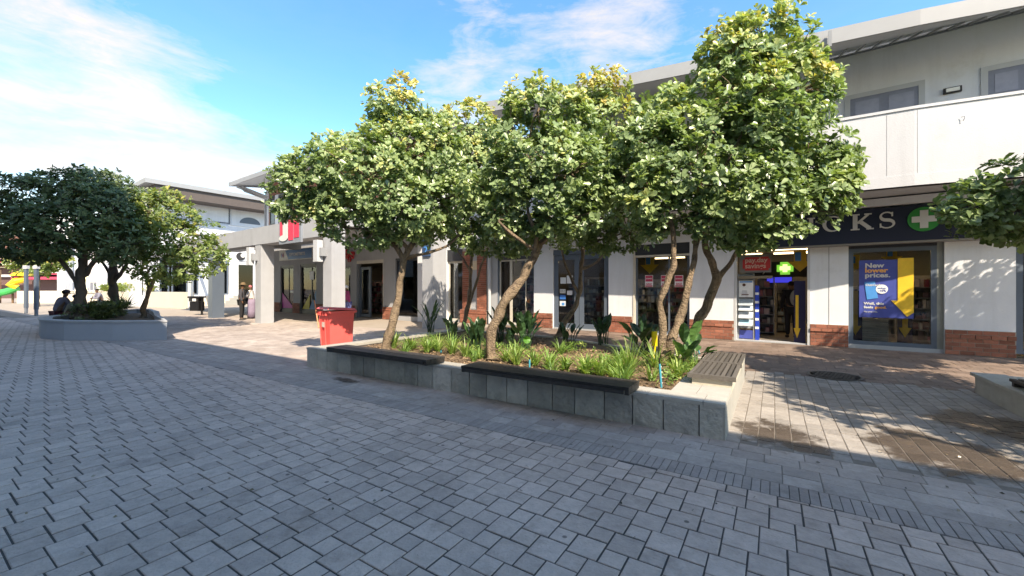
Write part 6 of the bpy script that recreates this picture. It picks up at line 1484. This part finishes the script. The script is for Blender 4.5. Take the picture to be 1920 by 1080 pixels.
# irrigation stakes
M_bluepipe = pbr('blue_pipe', (.04, .32, .42), .4)
for px, yb, yt, dx, lab in ((1240, 727, 671, -4, 'long blue irrigation stake in front of the three stemmed tree'), (993, 690, 670, 0, 'short blue irrigation stake behind the longer bench'), (1312, 664, 640, -9, 'blue irrigation stake at the back right corner of the bed'), (827, 663, 655, 0, 'stub of blue irrigation pipe behind the shorter bench')):
    g = G(px, yb, .29); t = thing('irrigation_stake', lab, 'stake', g, 'blue irrigation stakes'); e = V(px+dx, yt, g.y)
    MB().tube([g, g.lerp(e, .8)], .014, 8).build('pipe', M_bluepipe, t); MB().tube([g.lerp(e, .8), e], .010, 8).build('riser', M_black, t)
    if yb > 700:
        for k in range(4): MB().tube([g.lerp(e, .15+k*.18)+Vector((.012, -.012, 0)), g.lerp(e, .19+k*.18)+Vector((.012, -.012, 0))], .006, 5).build('white_print', M_letter, t)
t = thing('yellow_marker', 'small yellow plastic marker standing among the dark paddle leaves', 'marker', G(1227, 672, .3)); g = G(1227, 672, .3)
MB().box(WORLD, g.x-.045, g.x+.045, g.y-.02, g.y+.02, .52, .78).build('board', pbr('bright_yellow', (.8, .62, .02), .4), t); MB().box(WORLD, g.x-.02, g.x+.02, g.y-.01, g.y+.01, .28, .52).build('stake', MATS['bright_yellow'], t)
# dark hedge and spiky palms in the rounded planter
r = np.random.default_rng(9); n_ = 800; C = np.stack([r.uniform(-17.2, -14.6, n_), r.uniform(-1, 1, n_), r.uniform(.4, .95, n_)], 1); C[:, 1] = 14.2+(-14.6-C[:, 0])*1.3+r.normal(0, .35, n_)
hd = thing('hedge', 'low dark clipped hedge around the trunks in the rounded planter', 'hedge', (-15.8, 15.5, .4)); U = r.normal(size=(n_, 3))*.6+np.array([0, 0, 1]); U /= np.linalg.norm(U, axis=1)[:, None]
Vv, F, tn = leaves(C, U, 9, .12, .5, r.uniform(.1, .7, n_), r); mesh_np('leafage', Vv, F, tn, M_leafdark, hd)
for i, (px, Yp, lab) in enumerate(((165, 14.3, 'spiky dark plant by the nearer dark trunk'), (235, 16.8, 'spiky dark plant right of the farther dark trunk'), (222, 16.2, 'spiky dark plant against the farther dark trunk'))):
    g = Vector(((px-960)/767*Yp, Yp, .7)); t = thing('spiky_plant', lab, 'plant', g, 'spiky plants in the rounded planter'); mb = MB(); rr = random.Random(i)
    for k in range(46): blade(mb, g, rr.uniform(0, 6.28), rr.uniform(.5, .85), .05, rr.uniform(.2, 1.5), .3, rr.uniform(.2, .8), 3)
    mb.build('blades', M_leafdark, t, tone=True)['kind'] = 'stuff'
# fallen leaves and white specks on the paving
mb = MB(); M_fall = pbr('fallen_leaf', (.16, .12, .07), .9, .1, 5, tone='attr', tamt=.7, tint=(.4, .38, .34))
for _ in range(170):
    px, py = random.uniform(0, 1920), random.triangular(690, 1075, 780); g = G(px, py, .016); a = random.uniform(0, 6.3); l = random.uniform(.006, .02)
    s_, D_ = FP.sd(g.x, g.y)
    if D_ > 4.55 and s_ < -.3: continue
    u = Vector((math.cos(a)*l, math.sin(a)*l, 0)); v = Vector((-math.sin(a)*l*.5, math.cos(a)*l*.5, .003)); mb.mesh([g-u, g-v, g+u, g+v+Vector((0, 0, .006))], [(0, 1, 2, 3)], random.random())
tag(mb.build('leaf_litter', M_fall, tone=True), 'scattered specks and small fallen leaves on the paving', 'litter', kind='stuff')

# ============================================================ PEOPLE
def skin(name, J, E, mat, parent, root, sub=2):
    names = list(J); me = bpy.data.meshes.new(name); org = ORIG[parent.name] if parent is not None else Vector()
    me.from_pydata([tuple(Vector(J[k][:3])-org) for k in names], [(names.index(a), names.index(b)) for a, b in E], [])
    me.materials.append(mat); o = bpy.data.objects.new(name, me); COL.objects.link(o); o.parent = parent
    md = o.modifiers.new('skin', 'SKIN'); md.use_smooth_shade = True
    sv = me.skin_vertices[0].data
    for i, k in enumerate(names):
        r_ = J[k][3]; sv[i].radius = r_ if isinstance(r_, tuple) else (r_, r_); sv[i].use_root = (k == root)
    ss = o.modifiers.new('sub', 'SUBSURF'); ss.levels = sub; ss.render_levels = sub
    ORIG[o.name] = org; return o
SKIN = pbr('skin_brown', (.16, .085, .05), .5, .04, 20)
def cloth(n, c): return pbr('cloth_'+n, c, .9, .08, 12, .3, 60)
def person(label, base, face, h, top, bot, hair, hat=None, pose='stand', shoe=(.03, .03, .03), longskirt=False, arms='down', group=None):
    """face: facing angle (radians, 0 = +x). Local axes: f forward, l left."""
    t = thing('person', label, 'person', base, group); f = Vector((math.cos(face), math.sin(face), 0)); l = Vector((-f.y, f.x, 0)); b = Vector(base); k = h/1.7
    def W_(fw, lf, z): return b+(f*fw+l*lf)*k+Vector((0, 0, z*k))
    sit = pose == 'sit'; hz = .12 if sit else .92                      # hip height above base point (base = seat level when sitting)
    Jb = {}; 
    def J_(n, fw, lf, z, r): p = W_(fw, lf, z); Jb[n] = (p.x, p.y, p.z, r*k if not isinstance(r, tuple) else (r[0]*k, r[1]*k))
    lean = .16 if sit else 0.03
    J_('hip', 0, 0, hz, (.13, .15)); J_('waist', lean*.4, 0, hz+.2, (.115, .14)); J_('chest', lean, 0, hz+.40, (.13, .17)); J_('neck', lean*1.2, 0, hz+.555, .055); J_('head0', lean*1.35+.01, 0, hz+.63, (.075, .07)); J_('head1', lean*1.4+.02, 0, hz+.71, (.095, .08)); J_('crown', lean*1.4, 0, hz+.785, (.06, .055))
    E = [('hip', 'waist'), ('waist', 'chest'), ('chest', 'neck'), ('neck', 'head0'), ('head0', 'head1'), ('head1', 'crown')]
    arm, leg = {}, {}
    for sgn, nm in ((1, 'l'), (-1, 'r')):
        J_('sh'+nm, lean, .18*sgn, hz+.50, .058)
        if sit or arms == 'fold': el = (lean+.12, .23*sgn, hz+.24); wr = (lean+.33, .10*sgn, hz+.20 if sit else hz+.26); fi = (lean+.40, .03*sgn, hz+.21 if sit else hz+.28)
        elif arms == 'swing': el = (lean-.08*sgn, .24*sgn, hz+.23); wr = (lean+.08-.1*sgn, .24*sgn, hz+.0); fi = (lean+.12-.1*sgn, .22*sgn, hz-.08)
        else: el = (lean-.02, .23*sgn, hz+.22); wr = (lean+.05, .25*sgn, hz-.02); fi = (lean+.08, .23*sgn, hz-.12)
        J_('el'+nm, *el, .044); J_('wr'+nm, *wr, .03); J_('ha'+nm, (wr[0]+fi[0])/2, (wr[1]+fi[1])/2, (wr[2]+fi[2])/2, (.022, .038))
        E += [('chest', 'sh'+nm), ('sh'+nm, 'el'+nm), ('el'+nm, 'wr'+nm), ('wr'+nm, 'ha'+nm)]
        for q in range(4):
            J_('f%d%s' % (q, nm), fi[0]+.012*(1.5-abs(q-1.5)), fi[1]+(q-1.5)*.018, fi[2]+(.0 if sit else -.012), .009); E.append(('ha'+nm, 'f%d%s' % (q, nm)))
        J_('th'+nm, wr[0]+.03, wr[1]-.045*sgn, wr[2]-.03, .010); E.append(('wr'+nm, 'th'+nm))
        J_('hp'+nm, 0, .09*sgn, hz-.05, .092)
        if sit: kn = (.42, .13*sgn, hz-.02); an = (.46, .13*sgn, -.36); to = (.60, .15*sgn, -.42)
        elif pose == 'walk': kn = (.10*sgn+.04, .09*sgn, .49); an = (.16*sgn-.03, .09*sgn, .09); to = (.16*sgn+.11, .10*sgn, .035)
        else: kn = (.02, .10*sgn, .49); an = (-.01, .10*sgn, .08); to = (.13, .12*sgn, .035)
        J_('kn'+nm, *kn, .062); J_('an'+nm, *an, .042); J_('to'+nm, *to, (.04, .032))
        E += [('hip', 'hp'+nm), ('hp'+nm, 'kn'+nm), ('kn'+nm, 'an'+nm), ('an'+nm, 'to'+nm)]
    body = skin('body', Jb, E, SKIN, t, 'hip')
    def sub_(keys, edges, grow, mat, name, root):
        J2 = {n_: (*Jb[n_][:3], (Jb[n_][3] if isinstance(Jb[n_][3], tuple) else (Jb[n_][3],)*2)) for n_ in keys}
        J2 = {n_: (*v[:3], (v[3][0]+grow*k, v[3][1]+grow*k)) for n_, v in J2.items()}; return skin(name, J2, edges, mat, t, root)
    sub_(['hip', 'waist', 'chest', 'shl', 'ell', 'wrl', 'shr', 'elr', 'wrr', 'neck'], [('hip', 'waist'), ('waist', 'chest'), ('chest', 'neck'), ('chest', 'shl'), ('shl', 'ell'), ('ell', 'wrl'), ('chest', 'shr'), ('shr', 'elr'), ('elr', 'wrr')], .022, top, 'jacket', 'hip')
    if longskirt:
        c_ = W_(0, 0, 0); MB().lathe((c_.x, c_.y, c_.z), [(.20*k, .07*k), (.19*k, .4*k), (.19*k, .8*k), (.15*k, 1.02*k)], 16).build('skirt', bot, t, smooth=True)
    else: sub_(['hip', 'hpl', 'knl', 'anl', 'hpr', 'knr', 'anr'], [('hip', 'hpl'), ('hpl', 'knl'), ('knl', 'anl'), ('hip', 'hpr'), ('hpr', 'knr'), ('knr', 'anr')], .02, bot, 'trousers', 'hip')
    sh = cloth('shoe', shoe)
    for nm in 'lr':
        a_ = Vector(Jb['an'+nm][:3]); o_ = Vector(Jb['to'+nm][:3]); c = a_.lerp(o_, .45); MB().ball((c.x, c.y, c.z-.025*k), (.135*k, .055*k, .05*k), 12, 8, rot=Matrix.Rotation(face, 3, 'Z')).build('shoe', sh, t, smooth=True)
    hd = Vector(Jb['head1'][:3]); Rz = Matrix.Rotation(face, 3, 'Z')
    MB().ball(hd+Vector((0, 0, .045*k))-f*.02*k, (.105*k, .088*k, .082*k), 12, 8, rot=Rz).build('hair' if not hat or hat[1] != 'scarf' else 'headscarf', hair, t, smooth=True)
    # face: nose, eyes, mouth, ears
    MB().ball(hd+f*.098*k-Vector((0, 0, .012*k)), (.02*k, .012*k, .02*k), 8, 6, rot=Rz).build('nose', SKIN, t, smooth=True)
    for s_ in (1, -1):
        MB().ball(hd+f*.085*k+l*.032*s_*k+Vector((0, 0, .010*k)), .010*k, 8, 6).build('eye', M_letter, t, smooth=True)
        MB().ball(hd+l*.082*s_*k-Vector((0, 0, .01*k)), (.02*k, .012*k, .03*k), 8, 6, rot=Rz).build('ear', SKIN, t, smooth=True)
    MB().ball(hd+f*.088*k-Vector((0, 0, .048*k)), (.008*k, .024*k, .007*k), 8, 6, rot=Rz).build('mouth', pbr('lips', (.2, .06, .05), .5), t, smooth=True)
    if hat and hat[1] == 'brim':
        MB().lathe((hd.x, hd.y, hd.z+.055*k), [(.17*k, 0), (.17*k, .012*k), (.105*k, .02*k), (.10*k, .09*k), (.06*k, .125*k)], 18).build('hat', hat[0], t, smooth=True)
    elif hat and hat[1] == 'cap':
        mb = MB(); mb.ball(hd+Vector((0, 0, .055*k)), (.115*k, .1*k, .08*k), 12, 8, rot=Rz); mb.bar(hd+f*.08*k+Vector((0, 0, .06*k)), hd+f*.19*k+Vector((0, 0, .045*k)), .14*k, .014*k); mb.build('cap', hat[0], t, smooth=True)
    return t
g = G(453, 599.5); person('standing man in a dark jacket and dark trousers in a brimmed hat by the column', g, R(20), 1.72, cloth('charcoal', (.055, .055, .065)), cloth('black', (.02, .02, .022)), cloth('darkhair', (.02, .015, .012)), (cloth('hatbrown', (.16, .11, .06)), 'brim'))
g = G(472, 597.5); person('woman in a white top and patterned long skirt facing the standing man', g, R(190), 1.65, cloth('white', (.6, .58, .58)), cloth('pattern', (.25, .2, .28)), cloth('pinkscarf', (.5, .16, .18)), (cloth('pinkscarf', (.5, .16, .18)), 'scarf'), longskirt=True, arms='fold')
g = G(651, 604); person('person in a magenta top and white head scarf walking behind the red bin', Vector(((651-960)/767*18.2, 18.2, 0)), R(180), 1.62, cloth('magenta', (.34, .05, .16)), cloth('darkblue', (.10, .12, .3)), cloth('whitescarf', (.65, .7, .72)), (None, 'scarf'), pose='walk', arms='fold', shoe=(.4, .2, .2))
g = Vector(((107-960)/767*15.3, 15.3, .50)); person('seated person in grey top and cap, back turned, on the rounded planter', g, R(70), 1.75, cloth('bluegrey', (.16, .16, .22)), cloth('maroon', (.08, .02, .03)), cloth('darkhair', (.02, .015, .012)), (cloth('capdark', (.07, .06, .08)), 'cap'), pose='sit', group=None)
g = Vector(((127-960)/767*15.0, 15.0, .42)); person('seated person bending forward in khaki clothes under the dark trees', g, R(30), 1.6, cloth('khaki', (.26, .25, .19)), cloth('khaki', (.26, .25, .19)), cloth('darkhair', (.02, .015, .012)), (cloth('capdark', (.07, .06, .08)), 'cap'), pose='sit')
g = Vector(((190-960)/767*27, 27, .55)); person('small distant person in grey seated beyond the planter between the dark trunks', g, R(250), 1.7, cloth('greytop', (.2, .2, .25)), cloth('black', (.02, .02, .022)), cloth('darkhair', (.02, .015, .012)), pose='sit')
bk = thing('garden_seat', 'low pale block seat under the distant seated person', 'seat', (g.x, g.y, 0)); MB().box(WORLD, g.x-.5, g.x+.5, g.y-.3, g.y+.3, 0, .5).build('block', M_creamwall, bk); MB().box(WORLD, g.x-.52, g.x+.52, g.y-.32, g.y+.32, .501, .54).build('top', M_soffit, bk)
g = FB.P(FB.at(1484, 15.2), 15.2, .03); person('shopper in dark clothes with a grey backpack standing inside the pharmacy', g, R(60), 1.68, cloth('black', (.02, .02, .022)), cloth('black', (.02, .02, .022)), cloth('darkhair', (.02, .015, .012)), pose='stand')
bp = thing('backpack', 'pale grey backpack on the back of the shopper inside the pharmacy', 'bag', g+Vector((-.03, -.2, 1.1))); MB().ball(g+Vector((-.04, -.22, 1.22)), (.15, .09, .24), 12, 10).build('bag_body', cloth('packgrey', (.3, .3, .28)), bp, smooth=True)
MB().ball(g+Vector((-.05, -.3, 1.12)), (.10, .04, .1), 10, 8).build('pocket', cloth('packdark', (.16, .16, .16)), bp, smooth=True)
